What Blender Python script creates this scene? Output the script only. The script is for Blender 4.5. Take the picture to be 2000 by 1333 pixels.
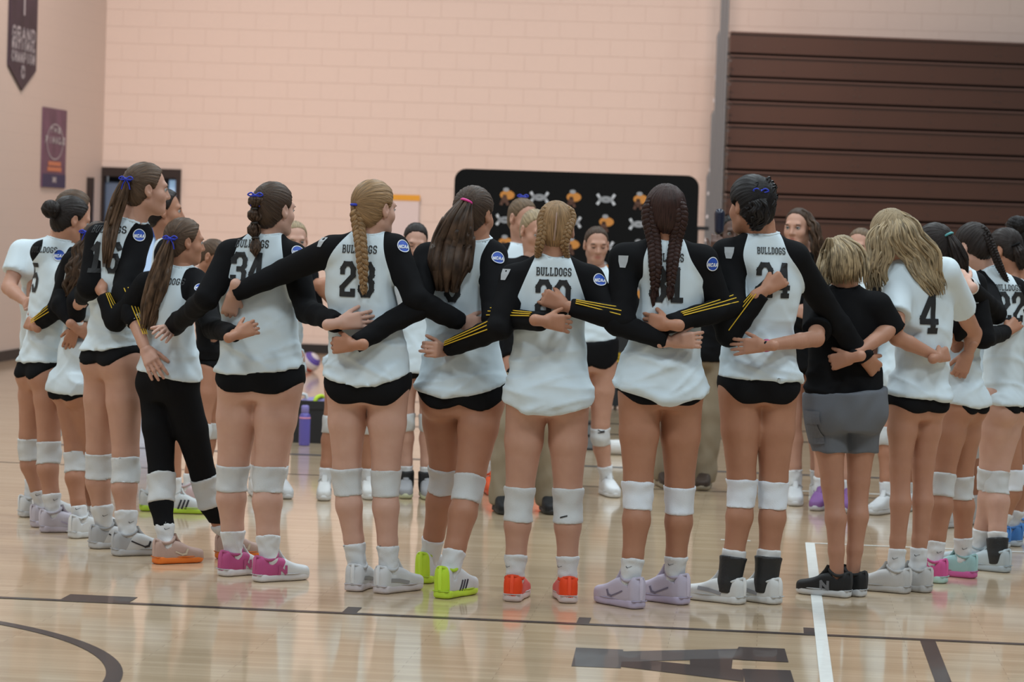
import bpy, math, random
import numpy as np
from mathutils import Vector, Matrix
from mathutils.bvhtree import BVHTree
for o in list(bpy.data.objects): bpy.data.objects.remove(o, do_unlink=True)
SC = bpy.context.scene; COL = SC.collection
# ------------------------------------------------------------------ camera
F_PX, CAM_H, PITCH, ROLL = 5556.0, 1.66, math.radians(2.40), 0.033
fw = Vector((0, math.cos(PITCH), -math.sin(PITCH))); r0 = Vector((1, 0, 0)); u0 = r0.cross(fw)
RT = r0*math.cos(ROLL) + u0*math.sin(ROLL); UP = -r0*math.sin(ROLL) + u0*math.cos(ROLL)
CAM = Vector((0, 0, CAM_H))
cd = bpy.data.cameras.new('camera'); cam = bpy.data.objects.new('camera', cd); COL.objects.link(cam)
m = Matrix((RT, UP, -fw)).transposed().to_4x4(); m.translation = CAM; cam.matrix_world = m
cd.sensor_width = 36; cd.lens = F_PX/2000*36; cd.clip_end = 200; cd.clip_start = .5
cd.dof.use_dof = True; cd.dof.focus_distance = 12.4; cd.dof.aperture_fstop = 4.5
SC.camera = cam
# ------------------------------------------------------------------ world, lights, exposure
w = bpy.data.worlds.new('gym_air'); SC.world = w; w.use_nodes = True
w.node_tree.nodes['Background'].inputs[0].default_value = (.80, .90, 1.0, 1)
w.node_tree.nodes['Background'].inputs[1].default_value = .34
def area(name, loc, size, power, col, target):
    l = bpy.data.lights.new(name, 'AREA'); l.shape = 'RECTANGLE'; l.size, l.size_y = size; l.energy = power; l.color = col
    o = bpy.data.objects.new(name, l); COL.objects.link(o); o.location = loc
    o.rotation_euler = (Vector(target)-Vector(loc)).to_track_quat('-Z', 'Y').to_euler(); return o
for i, (x, y) in enumerate([(-5, 7), (1, 7), (6, 8), (-5, 14), (1, 14.5), (6, 14), (-5, 21), (1, 21), (6, 21)]):
    area('ceiling_and_fill_lamp', (x, y, 8.2), (1.6, 1.6), 390, (.84, .95, 1.0), (x, y+.01, 0))
for x, e in ((-3.7, 150), (2.0, 130)):
    o = area('added_wall_wash', (x, 27.5, 7.4), (1.2, .6), e, (1.0, .70, .58), (x, 34.2, 1.2)); o.data.spread = math.radians(95)  # added warm light that tints the back wall; no such lamps known there
area('ceiling_and_fill_lamp', (-2.2, 27.0, 8.2), (1.4, 1.4), 120, (.97, .97, 1.0), (-5.3, 31.0, 2.6))  # extra light added to brighten the left wall, not a known fixture
SC.view_settings.view_transform = 'Standard'; SC.view_settings.look = 'None'
SC.view_settings.exposure = -0.70; SC.view_settings.gamma = 1; SC.view_settings.use_curve_mapping = False
# ------------------------------------------------------------------ pixel helpers
def ray(px, py):
    return fw + RT*((px-1000)/F_PX) + UP*(-(py-666.5)/F_PX)
def ground(px, py, z=0.0):
    d = ray(px, py); return CAM + d*((z-CAM_H)/d.z)
def atY(px, py, Y):
    d = ray(px, py); return CAM + d*(Y/d.y)
# ------------------------------------------------------------------ materials
MATS = {}
def nt(name):
    m = bpy.data.materials.new(name); m.use_nodes = True; n = m.node_tree; return m, n, n.nodes['Principled BSDF']
def plain(name, col, rough=.6, metal=0., bump=0., bscale=200., var=0., vscale=8., coat=0., spec=.5):
    if name in MATS: return MATS[name]
    m, n, b = nt(name); MATS[name] = m
    b.inputs['Base Color'].default_value = (*col, 1); b.inputs['Roughness'].default_value = rough
    b.inputs['Metallic'].default_value = metal; b.inputs['Coat Weight'].default_value = coat
    b.inputs['Specular IOR Level'].default_value = spec
    if bump or var:
        tc = n.nodes.new('ShaderNodeTexCoord')
    if bump:
        t = n.nodes.new('ShaderNodeTexNoise'); t.inputs['Scale'].default_value = bscale; n.links.new(tc.outputs['Object'], t.inputs['Vector'])
        bp = n.nodes.new('ShaderNodeBump'); bp.inputs['Strength'].default_value = bump; bp.inputs['Distance'].default_value = .004
        n.links.new(t.outputs['Fac'], bp.inputs['Height']); n.links.new(bp.outputs['Normal'], b.inputs['Normal'])
    if var:
        t = n.nodes.new('ShaderNodeTexNoise'); t.inputs['Scale'].default_value = vscale; n.links.new(tc.outputs['Object'], t.inputs['Vector'])
        mx = n.nodes.new('ShaderNodeMix'); mx.data_type = 'RGBA'; n.links.new(t.outputs['Fac'], mx.inputs['Factor'])
        mx.inputs[6].default_value = (*[c*(1-var) for c in col], 1); mx.inputs[7].default_value = (*[min(1, c*(1+var)) for c in col], 1)
        n.links.new(mx.outputs[2], b.inputs['Base Color'])
    return m
def masked(name, attr, colA, colB, rough=.75, bump=.25, bscale=900, colC=None, attrC=None, spec=.3):
    """colA where attr<0, colB where attr>0 (the seam of a garment or shoe); optional second mask."""
    if name in MATS: return MATS[name]
    m, n, b = nt(name); MATS[name] = m
    def mixer(at, a_sock, colb):
        A = n.nodes.new('ShaderNodeAttribute'); A.attribute_name = at
        g = n.nodes.new('ShaderNodeMath'); g.operation = 'GREATER_THAN'; g.inputs[1].default_value = 0; n.links.new(A.outputs['Fac'], g.inputs[0])
        mx = n.nodes.new('ShaderNodeMix'); mx.data_type = 'RGBA'; n.links.new(g.outputs[0], mx.inputs['Factor'])
        if isinstance(a_sock, tuple): mx.inputs[6].default_value = (*a_sock, 1)
        else: n.links.new(a_sock, mx.inputs[6])
        mx.inputs[7].default_value = (*colb, 1); return mx.outputs[2]
    s = mixer(attr, colA, colB)
    if attrC: s = mixer(attrC, s, colC)
    n.links.new(s, b.inputs['Base Color']); b.inputs['Roughness'].default_value = rough
    b.inputs['Specular IOR Level'].default_value = spec
    tc = n.nodes.new('ShaderNodeTexCoord'); t = n.nodes.new('ShaderNodeTexNoise'); t.inputs['Scale'].default_value = bscale
    n.links.new(tc.outputs['Object'], t.inputs['Vector']); bp = n.nodes.new('ShaderNodeBump'); bp.inputs['Strength'].default_value = bump
    bp.inputs['Distance'].default_value = .002; n.links.new(t.outputs['Fac'], bp.inputs['Height']); n.links.new(bp.outputs['Normal'], b.inputs['Normal'])
    return m
def skin(name, col):
    if name in MATS: return MATS[name]
    m, n, b = nt(name); MATS[name] = m
    A = n.nodes.new('ShaderNodeAttribute'); A.attribute_name = 'lip'
    tc = n.nodes.new('ShaderNodeTexCoord'); t = n.nodes.new('ShaderNodeTexNoise'); t.inputs['Scale'].default_value = 14; t.inputs['Detail'].default_value = 4
    n.links.new(tc.outputs['Object'], t.inputs['Vector'])
    mv = n.nodes.new('ShaderNodeMix'); mv.data_type = 'RGBA'; n.links.new(t.outputs['Fac'], mv.inputs['Factor'])
    mv.inputs[6].default_value = (col[0]*.9, col[1]*.84, col[2]*.82, 1); mv.inputs[7].default_value = (col[0]*1.1, col[1]*1.14, col[2]*1.16, 1)
    mx = n.nodes.new('ShaderNodeMix'); mx.data_type = 'RGBA'; n.links.new(A.outputs['Fac'], mx.inputs['Factor'])
    n.links.new(mv.outputs[2], mx.inputs[6]); mx.inputs[7].default_value = (col[0]*.8, col[1]*.45, col[2]*.48, 1)
    n.links.new(mx.outputs[2], b.inputs['Base Color']); b.inputs['Roughness'].default_value = .52; b.inputs['Specular IOR Level'].default_value = .4
    b.inputs['Subsurface Weight'].default_value = .08; b.inputs['Subsurface Radius'].default_value = (.02, .008, .004); b.inputs['Subsurface Scale'].default_value = .3
    return m
def hairmat(name, col, streak=.6, freq=40.):
    """strands: attribute 'strand' (angle about the tie) drives colour streaks and relief"""
    if name in MATS: return MATS[name]
    m, n, b = nt(name); MATS[name] = m
    A = n.nodes.new('ShaderNodeAttribute'); A.attribute_name = 'strand'
    sc = n.nodes.new('ShaderNodeVectorMath'); sc.operation = 'MULTIPLY'; sc.inputs[1].default_value = (freq, freq, freq*.12)
    n.links.new(A.outputs['Vector'], sc.inputs[0])
    t = n.nodes.new('ShaderNodeTexNoise'); t.inputs['Scale'].default_value = 1.0; t.inputs['Detail'].default_value = 3; n.links.new(sc.outputs[0], t.inputs['Vector'])
    r = n.nodes.new('ShaderNodeValToRGB'); e = r.color_ramp.elements
    e[0].position = .33; e[0].color = (*[c*(1-streak) for c in col], 1); e[1].position = .68; e[1].color = (*[min(1, c*(1+streak*1.1)) for c in col], 1)
    n.links.new(t.outputs['Fac'], r.inputs['Fac']); n.links.new(r.outputs['Color'], b.inputs['Base Color'])
    bp = n.nodes.new('ShaderNodeBump'); bp.inputs['Strength'].default_value = .6; bp.inputs['Distance'].default_value = .004
    n.links.new(t.outputs['Fac'], bp.inputs['Height']); n.links.new(bp.outputs['Normal'], b.inputs['Normal'])
    b.inputs['Roughness'].default_value = .45; b.inputs['Specular IOR Level'].default_value = .2
    return m
WHITE = (.645, .735, .785); BLACK = (.009, .009, .010)
M_JERSEY = masked('white_black_jersey_cloth', 'sleeve', WHITE, BLACK, .85, spec=.08)
M_BLACK = plain('black_cloth', BLACK, .85, bump=.2, bscale=700, spec=.08)
M_WHITEC = plain('white_cloth', WHITE, .8, bump=.25, bscale=700, spec=.3)
M_PAD = plain('white_knit', (.60, .61, .61), .9, bump=.5, bscale=420, spec=.2)
M_PADB = plain('bright_knit', (.74, .77, .82), .9, bump=.5, bscale=420, spec=.2)
M_SOCK = plain('sock_knit', (.70, .71, .72), .9, bump=.5, bscale=500, spec=.2)
M_INK = plain('black_print', (.01, .01, .011), .6)
M_WINK = plain('white_print', (.72, .74, .76), .6)
M_YEL = plain('gold_print', (.70, .45, .02), .6)
M_BLUE = plain('blue_patch', (.012, .07, .42), .5)
M_RIB = plain('blue_ribbon', (.012, .03, .42), .4)
M_GREY = plain('grey_print', (.35, .36, .37), .6)
# ------------------------------------------------------------------ objects
def tag(o, label, cat, group=None, kind=None):
    if label: o['label'] = label
    if cat: o['category'] = cat
    if group: o['group'] = group
    if kind: o['kind'] = kind
    return o
def empty(name, loc, rz=0.):
    o = bpy.data.objects.new(name, None); COL.objects.link(o); o.location = loc; o.rotation_euler = (0, 0, rz); o.empty_display_size = .1; return o
def mesh(name, V, Fc, mat, parent=None, smooth=True, attrs=None, mats=None):
    me = bpy.data.meshes.new(name); V = np.asarray(V, np.float32)
    if isinstance(Fc, np.ndarray):
        n, k = Fc.shape
        me.vertices.add(len(V)); me.vertices.foreach_set('co', V.ravel()); me.loops.add(n*k); me.loops.foreach_set('vertex_index', Fc.astype(np.int32).ravel())
        me.polygons.add(n); me.polygons.foreach_set('loop_start', np.arange(0, n*k, k, dtype=np.int32)); me.update(calc_edges=True)
    else:
        me.from_pydata([tuple(map(float, v)) for v in V], [], [tuple(map(int, f)) for f in Fc])
    if smooth and len(me.polygons): me.polygons.foreach_set('use_smooth', np.ones(len(me.polygons), bool))
    for k, a in (attrs or {}).items():
        a = np.asarray(a, np.float32)
        if a.ndim == 1: me.attributes.new(k, 'FLOAT', 'POINT').data.foreach_set('value', a)
        else: me.attributes.new(k, 'FLOAT_VECTOR', 'POINT').data.foreach_set('vector', a.ravel())
    me.materials.append(mat); o = bpy.data.objects.new(name, me); COL.objects.link(o)
    if parent: o.parent = parent
    return o
def box_vf(x0, x1, y0, y1, z0, z1):
    V = [(x, y, z) for x in (x0, x1) for y in (y0, y1) for z in (z0, z1)]
    return V, [(0, 1, 3, 2), (4, 6, 7, 5), (0, 4, 5, 1), (2, 3, 7, 6), (0, 2, 6, 4), (1, 5, 7, 3)]
def join_vf(parts):
    V, Fc = [], []
    for v, f in parts:
        b = len(V); V += [tuple(p) for p in v]; Fc += [tuple(i+b for i in q) for q in f]
    return V, Fc
# ------------------------------------------------------------------ signed-distance modelling
def smin(a, b, k):
    if k <= 0: return np.minimum(a, b)
    h = np.maximum(k-np.abs(a-b), 0)/k; return np.minimum(a, b)-h*h*k*.25
class Field:
    def __init__(s): s.ops = []
    def cone(s, a, b, ra, rb, k=.02, sub=False): s.ops.append(('c', np.array(a, float), np.array(b, float), ra, rb, k, sub)); return s
    def ell(s, c, r, k=.02, R=None, sub=False): s.ops.append(('e', np.array(c, float), np.array(r, float), R, k, sub)); return s
    def tube(s, secs, k=.02, ax=2, n=2): s.ops.append(('t', np.array(sorted(secs), float), ax, k, n)); return s
    def cut(s, fn): s.ops.append(('x', fn)); return s
    def bounds(s):
        lo = np.full(3, 1e9); hi = -lo
        for o in s.ops:
            if o[0] == 'c' and not o[6]:
                for p, r in ((o[1], o[3]), (o[2], o[4])): lo = np.minimum(lo, p-r); hi = np.maximum(hi, p+r)
            elif o[0] == 'e' and not o[5]:
                r = o[2] if o[3] is None else np.full(3, o[2].max()); lo = np.minimum(lo, o[1]-r); hi = np.maximum(hi, o[1]+r)
            elif o[0] == 't':
                A = o[1]; ax = o[2]; u, v = [(1, 2), (0, 2), (0, 1)][ax]
                l = np.zeros(3); h = np.zeros(3); l[ax] = A[0, 0]; h[ax] = A[-1, 0]
                l[u] = (A[:, 1]-A[:, 3]).min(); h[u] = (A[:, 1]+A[:, 3]).max(); l[v] = (A[:, 2]-A[:, 4]).min(); h[v] = (A[:, 2]+A[:, 4]).max()
                lo = np.minimum(lo, l); hi = np.maximum(hi, h)
        return lo, hi
    def build(s, h, box=None, smooth=1):
        lo, hi = s.bounds() if box is None else box
        lo = lo-3*h; hi = hi+3*h; n = np.ceil((hi-lo)/h).astype(int)+1
        ax = [(lo[i]+h*np.arange(n[i])).astype(np.float32) for i in range(3)]
        D = np.full(n, .5, np.float32)
        for o in s.ops:
            if o[0] == 'x':
                D = np.maximum(D, o[1](ax[0][:, None, None], ax[1][None, :, None], ax[2][None, None, :])); continue
            if o[0] == 'c':
                k = o[5]; b0 = np.minimum(o[1]-o[3], o[2]-o[4]); b1 = np.maximum(o[1]+o[3], o[2]+o[4])
            elif o[0] == 'e':
                k = o[4]; r = o[2] if o[3] is None else np.full(3, o[2].max()); b0 = o[1]-r; b1 = o[1]+r
            else:
                k = o[3]; f = Field(); f.ops = [o]; b0, b1 = f.bounds()
            mg = k+3*h; i0 = np.clip(np.floor((b0-mg-lo)/h).astype(int), 0, n); i1 = np.clip(np.ceil((b1+mg-lo)/h).astype(int)+1, 0, n)
            if (i1 <= i0).any(): continue
            sl = tuple(slice(i0[i], i1[i]) for i in range(3))
            X = ax[0][sl[0]][:, None, None]; Y = ax[1][sl[1]][None, :, None]; Z = ax[2][sl[2]][None, None, :]
            sub = False
            if o[0] == 'c':
                a, b, ra, rb = o[1], o[2], o[3], o[4]; ab = b-a; L2 = max(float(ab@ab), 1e-9)
                t = np.clip(((X-a[0])*ab[0]+(Y-a[1])*ab[1]+(Z-a[2])*ab[2])/L2, 0, 1)
                d = np.sqrt((X-a[0]-t*ab[0])**2+(Y-a[1]-t*ab[1])**2+(Z-a[2]-t*ab[2])**2)-(ra+t*(rb-ra)); sub = o[6]
            elif o[0] == 'e':
                P = [X-o[1][0], Y-o[1][1], Z-o[1][2]]
                if o[3] is not None:
                    R = np.array(o[3]); P = [P[0]*R[0, i]+P[1]*R[1, i]+P[2]*R[2, i] for i in range(3)]
                r = o[2]; k0 = np.sqrt((P[0]/r[0])**2+(P[1]/r[1])**2+(P[2]/r[2])**2); k1 = np.sqrt((P[0]/r[0]**2)**2+(P[1]/r[1]**2)**2+(P[2]/r[2]**2)**2)+1e-6
                d = k0*(k0-1)/k1; sub = o[5]
            else:
                A, axx = o[1], o[2]; C = [X, Y, Z]; T = C[axx]; u, v = [(1, 2), (0, 2), (0, 1)][axx]
                tt = ax[axx][sl[axx]]; g = lambda j: smooth_interp(tt, A[:, 0], A[:, j]).reshape(T.shape)
                pu = C[u]-g(1); pv = C[v]-g(2); a = g(3); b = g(4)
                k0 = np.sqrt((pu/a)**2+(pv/b)**2); k1 = np.sqrt((pu/a**2)**2+(pv/b**2)**2)+1e-6
                d = k0*(k0-1)/k1
                if o[4] != 2: d = ((np.abs(pu/a)**o[4]+np.abs(pv/b)**o[4])**(1/o[4])-1)*np.minimum(a, b)
                d = np.maximum(d, np.maximum(A[0, 0]-T, T-A[-1, 0]))
            d = d.astype(np.float32)
            D[sl] = -smin(-D[sl], d, k) if sub else smin(D[sl], d, k)
        V, Q = snets(D, lo, h)
        for _ in range(smooth): V = relax(V, Q)
        return V, Q
def smooth_interp(t, xs, ys):
    m = np.gradient(ys, xs); i = np.clip(np.searchsorted(xs, t)-1, 0, len(xs)-2)
    hh = xs[i+1]-xs[i]; s = np.clip((t-xs[i])/hh, 0, 1); s2 = s*s; s3 = s2*s
    return ((2*s3-3*s2+1)*ys[i]+(s3-2*s2+s)*hh*m[i]+(-2*s3+3*s2)*ys[i+1]+(s3-s2)*hh*m[i+1]).astype(np.float32)
def snets(D, lo, h):
    S = D < 0; n = D.shape
    c = np.zeros(tuple(k-1 for k in n), np.uint8); offs = [(i, j, k) for i in (0, 1) for j in (0, 1) for k in (0, 1)]
    for i, j, k in offs: c += S[i:n[0]-1+i, j:n[1]-1+j, k:n[2]-1+k]
    act = (c > 0) & (c < 8); I = np.argwhere(act); idx = np.full(act.shape, -1, np.int64); idx[act] = np.arange(len(I))
    vals = np.stack([D[I[:, 0]+i, I[:, 1]+j, I[:, 2]+k] for i, j, k in offs], 1)
    P = np.zeros((len(I), 3)); cnt = np.zeros(len(I)); O = np.array(offs, float)
    for a in range(8):
        for b in range(a+1, 8):
            if np.abs(O[a]-O[b]).sum() != 1: continue
            m = (vals[:, a] < 0) != (vals[:, b] < 0); t = vals[m, a]/(vals[m, a]-vals[m, b])
            P[m] += O[a]+t[:, None]*(O[b]-O[a]); cnt[m] += 1
    V = (P/np.maximum(cnt, 1)[:, None]+I)*h+lo
    Q = []
    for ax in range(3):
        sl0 = [slice(None)]*3; sl1 = [slice(None)]*3; sl0[ax] = slice(0, -1); sl1[ax] = slice(1, None)
        A = S[tuple(sl0)]; B = S[tuple(sl1)]; e = np.argwhere(A != B)
        u, v = [(1, 2), (2, 0), (0, 1)][ax]
        ok = (e[:, u] > 0) & (e[:, v] > 0) & (e[:, u] < n[u]-1) & (e[:, v] < n[v]-1); e = e[ok]
        def cell(du, dv):
            q = e.copy(); q[:, u] -= du; q[:, v] -= dv; return idx[q[:, 0], q[:, 1], q[:, 2]]
        q = np.stack([cell(1, 1), cell(0, 1), cell(0, 0), cell(1, 0)], 1)
        inside = A[e[:, 0], e[:, 1], e[:, 2]]; q[~inside] = q[~inside][:, ::-1]; Q.append(q)
    return V, np.concatenate(Q)
def relax(V, Q, f=.6):
    S = np.zeros_like(V); c = np.zeros(len(V))
    for a, b in ((0, 1), (1, 2), (2, 3), (3, 0)):
        np.add.at(S, Q[:, a], V[Q[:, b]]); np.add.at(c, Q[:, a], 1)
    return V+f*(S/np.maximum(c, 1)[:, None]-V)
def vnormals(V, Q):
    n = np.cross(V[Q[:, 2]]-V[Q[:, 0]], V[Q[:, 3]]-V[Q[:, 1]]); N = np.zeros_like(V)
    for i in range(4): np.add.at(N, Q[:, i], n)
    return N/np.maximum(np.linalg.norm(N, axis=1), 1e-9)[:, None]
def wrinkle(V, Q, amp, seed, wl=(.07, .22)):
    r = np.random.RandomState(seed); d = np.zeros(len(V))
    for i in range(9):
        k = r.normal(size=3); k[2] *= 1.4; k = k/np.linalg.norm(k)*2*math.pi/r.uniform(*wl); d += np.sin(V@k+r.uniform(0, 6.3)+1.2*np.sin(V@(k[[1, 2, 0]]*.4)+r.uniform(0, 6)))
    return V+vnormals(V, Q)*(amp*d/3.0)[:, None]
def folds(V, Q, amp, seed, p0, p1):
    """sharp drag folds running down and across the cloth"""
    r = np.random.RandomState(seed); d = np.zeros(len(V))
    for i in range(5):
        a = r.uniform(-.9, .9); k = np.array([math.sin(a)*.8, r.uniform(-.3, .3), math.cos(a)]); k = k/np.linalg.norm(k)*math.pi/r.uniform(.10, .19)
        ph = V@k+r.uniform(0, 6.3)+.9*np.sin(V@np.array([r.uniform(5, 9), 3., r.uniform(3, 6)])+r.uniform(0, 6)); d += (1-np.abs(np.sin(ph)))**3*np.clip(np.sin(V@np.array([r.uniform(6, 11), 0, r.uniform(2, 6)])+r.uniform(0, 6)), 0, 1)
    w = np.clip((p1-V[:, 2])/(p1-p0), 0, 1); return V+vnormals(V, Q)*(amp*d*w)[:, None]
def tube_mesh(pts, rad, n=8, flat=None):
    P = np.array([tuple(p) for p in pts], float); m = len(P); rad = np.broadcast_to(rad, (m,)); T = np.gradient(P, axis=0); T /= np.linalg.norm(T, axis=1)[:, None]+1e-9
    ref = np.array([0, -1., .13]); V = []
    for i in range(m):
        u = np.cross(T[i], ref); u /= np.linalg.norm(u)+1e-9; v = np.cross(T[i], u); a = np.arange(n)*2*math.pi/n
        V.append(P[i]+rad[i]*(np.cos(a)[:, None]*u+np.sin(a)[:, None]*v*(flat or 1)))
    V = np.concatenate(V); Q = np.array([(i*n+j, i*n+(j+1) % n, (i+1)*n+(j+1) % n, (i+1)*n+j) for i in range(m-1) for j in range(n)])
    return V, Q
def joinq(parts):
    V, Q, b = [], [], 0
    for v, q in parts: V.append(v); Q.append(q+b); b += len(v)
    return np.concatenate(V), np.concatenate(Q)
def resample(P, n):
    P = np.array([tuple(p) for p in P], float); L = np.r_[0, np.cumsum(np.linalg.norm(np.diff(P, axis=0), axis=1))]; t = np.linspace(0, L[-1], n)
    return np.stack([smooth_interp(t, L, P[:, i]) for i in range(3)], 1).astype(float) if len(P) > 2 else np.stack([np.interp(t, L, P[:, i]) for i in range(3)], 1)
# ------------------------------------------------------------------ lettering
c1, c2 = .3, .17
O_ = [(c1, 0), (1-c1, 0), (1, c2), (1, 1-c2), (1-c1, 1), (c1, 1), (0, 1-c2), (0, c2), (c1, 0)]
G = {'0': [O_], 'O': [O_],
 '1': [[(.12, .8), (.52, 1), (.52, 0)], [(.15, 0), (.9, 0)]],
 '2': [[(0, .72), (0, .84), (.25, 1), (.75, 1), (1, .84), (1, .62), (0, .22), (0, 0), (1, 0), (1, .12)]],
 '3': [[(0, .76), (0, .84), (.25, 1), (.75, 1), (1, .84), (1, .64), (.78, .52), (.42, .52)], [(.78, .52), (1, .4), (1, .16), (.75, 0), (.25, 0), (0, .16), (0, .24)]],
 '4': [[(.72, 0), (.72, 1), (.6, 1), (0, .36), (0, .26), (1, .26)], [(.5, 0), (.94, 0)]],
 '5': [[(1, 1), (.06, 1), (0, .55), (.7, .62), (1, .46), (1, .16), (.75, 0), (.25, 0), (0, .16)]],
 '6': [[(1, .84), (.75, 1), (.25, 1), (0, .84), (0, .16), (.25, 0), (.75, 0), (1, .16), (1, .42), (.75, .57), (0, .57)]],
 'A': [[(0, 0), (.42, 1), (.58, 1), (1, 0)], [(.2, .34), (.8, .34)]],
 'B': [[(.08, 0), (.08, 1), (.75, 1), (.95, .86), (.95, .64), (.75, .53), (.08, .53)], [(.75, .53), (1, .4), (1, .14), (.78, 0), (.08, 0)], [(-.06, 1), (.1, 1)], [(-.06, 0), (.1, 0)]],
 'C': [[(1, .78), (1, .84), (.75, 1), (.25, 1), (0, .84), (0, .16), (.25, 0), (.75, 0), (1, .16), (1, .24)]],
 'D': [[(.08, 0), (.08, 1), (.7, 1), (1, .8), (1, .2), (.7, 0), (.08, 0)], [(-.06, 1), (.1, 1)], [(-.06, 0), (.1, 0)]],
 'E': [[(1, 1), (0, 1), (0, 0), (1, 0)], [(0, .52), (.75, .52)]], 'F': [[(1, 1), (0, 1), (0, 0)], [(0, .52), (.75, .52)]],
 'G': [[(1, .76), (1, .84), (.75, 1), (.25, 1), (0, .84), (0, .16), (.25, 0), (.75, 0), (1, .16), (1, .45), (.6, .45)]],
 'H': [[(0, 0), (0, 1)], [(1, 0), (1, 1)], [(0, .5), (1, .5)]], 'I': [[(.5, 0), (.5, 1)]],
 'L': [[(.15, 1), (.15, 0), (1, 0), (1, .2)], [(-.05, 1), (.38, 1)], [(-.05, 0), (.2, 0)]],
 'M': [[(0, 0), (0, 1), (.5, .35), (1, 1), (1, 0)]], 'N': [[(.05, 0), (.05, 1), (.95, 0), (.95, 1)]],
 'P': [[(0, 0), (0, 1), (.8, 1), (1, .84), (1, .6), (.8, .46), (0, .46)]], 'R': [[(0, 0), (0, 1), (.8, 1), (1, .84), (1, .64), (.8, .5), (0, .5)], [(.5, .5), (1, 0)]],
 'S': [[(1, .76), (1, .86), (.75, 1), (.25, 1), (0, .86), (0, .64), (.22, .53), (.78, .47), (1, .36), (1, .14), (.75, 0), (.25, 0), (0, .14), (0, .24)]],
 'T': [[(0, 1), (1, 1)], [(.5, 1), (.5, 0)]], 'U': [[(.05, 1), (.05, .18), (.3, 0), (.7, 0), (.95, .18), (.95, 1)], [(-.1, 1), (.2, 1)], [(.8, 1), (1.1, 1)]],
 'W': [[(0, 1), (.25, 0), (.5, .7), (.75, 0), (1, 1)]]}
def stroke_quads(line, t, step):
    out = []
    for (x0, y0), (x1, y1) in zip(line[:-1], line[1:]):
        L = math.hypot(x1-x0, y1-y0)
        if L < 1e-6: continue
        dx, dy = (x1-x0)/L, (y1-y0)/L; e = t*.42; n = max(1, int((L+2*e)/step)); nw = max(1, int(t/step+.5))
        for i in range(n):
            a = -e+(L+2*e)*i/n; b = -e+(L+2*e)*(i+1)/n
            for j in range(nw):
                p = -t/2+t*j/nw; q = -t/2+t*(j+1)/nw
                out.append([(x0+dx*s-dy*r, y0+dy*s+dx*r) for s, r in ((a, p), (b, p), (b, q), (a, q))])
    return out
def text_quads(txt, h, w, t, gap, step=.016):
    tot = len(txt)*w+(len(txt)-1)*gap; out = []
    for i, ch in enumerate(txt):
        if ch == ' ': continue
        ox = -tot/2+i*(w+gap)+t/2; sx = w-t; sy = h-t
        for ln in G[ch]: out += stroke_quads([(ox+x*sx, -h/2+t/2+y*sy) for x, y in ln], t, step)
    return out
def disc_quads(r, n=20, r0=0., rings=3):
    out = []
    for j in range(rings):
        a0 = r0+(r-r0)*j/rings; a1 = r0+(r-r0)*(j+1)/rings
        for i in range(n):
            p, q = 2*math.pi*i/n, 2*math.pi*(i+1)/n
            out.append([(a0*math.cos(p), a0*math.sin(p)), (a1*math.cos(p), a1*math.sin(p)), (a1*math.cos(q), a1*math.sin(q)), (a0*math.cos(q), a0*math.sin(q))])
    return out
def ua_quads(s):
    """two arcs back to back, crossing: an interlocked mark"""
    out = []
    for sg in (1, -1):
        ln = [(x*s, sg*(-.22*s+.75*s*x*x*abs(x)**.3)) for x in np.linspace(-1, 1, 11)]
        out += stroke_quads(ln, s*.34, s)
    return out
def swoosh_quads(s):
    return stroke_quads([(-.9*s, .30*s), (-.75*s, -.08*s), (-.4*s, -.16*s)], s*.2, s)+stroke_quads([(-.4*s, -.16*s), (.3*s, .12*s), (1.0*s, .42*s)], s*.13, s)
def flat_quads(quads, O, U, Vv):
    V, Q = [], []
    for q in quads:
        b = len(V); V += [O+U*u+Vv*v for u, v in q]; Q.append((b, b+1, b+2, b+3))
    return V, Q
def decal(name, quads, bvh, O, U, Vv, N, mat, parent, off=.004, reach=.14):
    V, Q = [], []
    for q in quads:
        pts = []
        for u, v in q:
            p = O+U*u+Vv*v; hit = bvh.ray_cast(p+N*reach, -N, reach*2.2)
            if hit[0] is None: break
            pts.append(hit[0]+N*off)
        if len(pts) == 4 and max((pts[i]-pts[i-1]).length for i in range(4)) < .07:
            b = len(V); V += pts; Q.append((b, b+1, b+2, b+3))
    if Q: return mesh(name, V, Q, mat, parent, smooth=False)
# ================================================================== THE GYM
YAW = -math.atan(.09); E1 = Vector((math.cos(YAW), math.sin(YAW), 0)); E2 = Vector((-math.sin(YAW), math.cos(YAW), 0))
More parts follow.
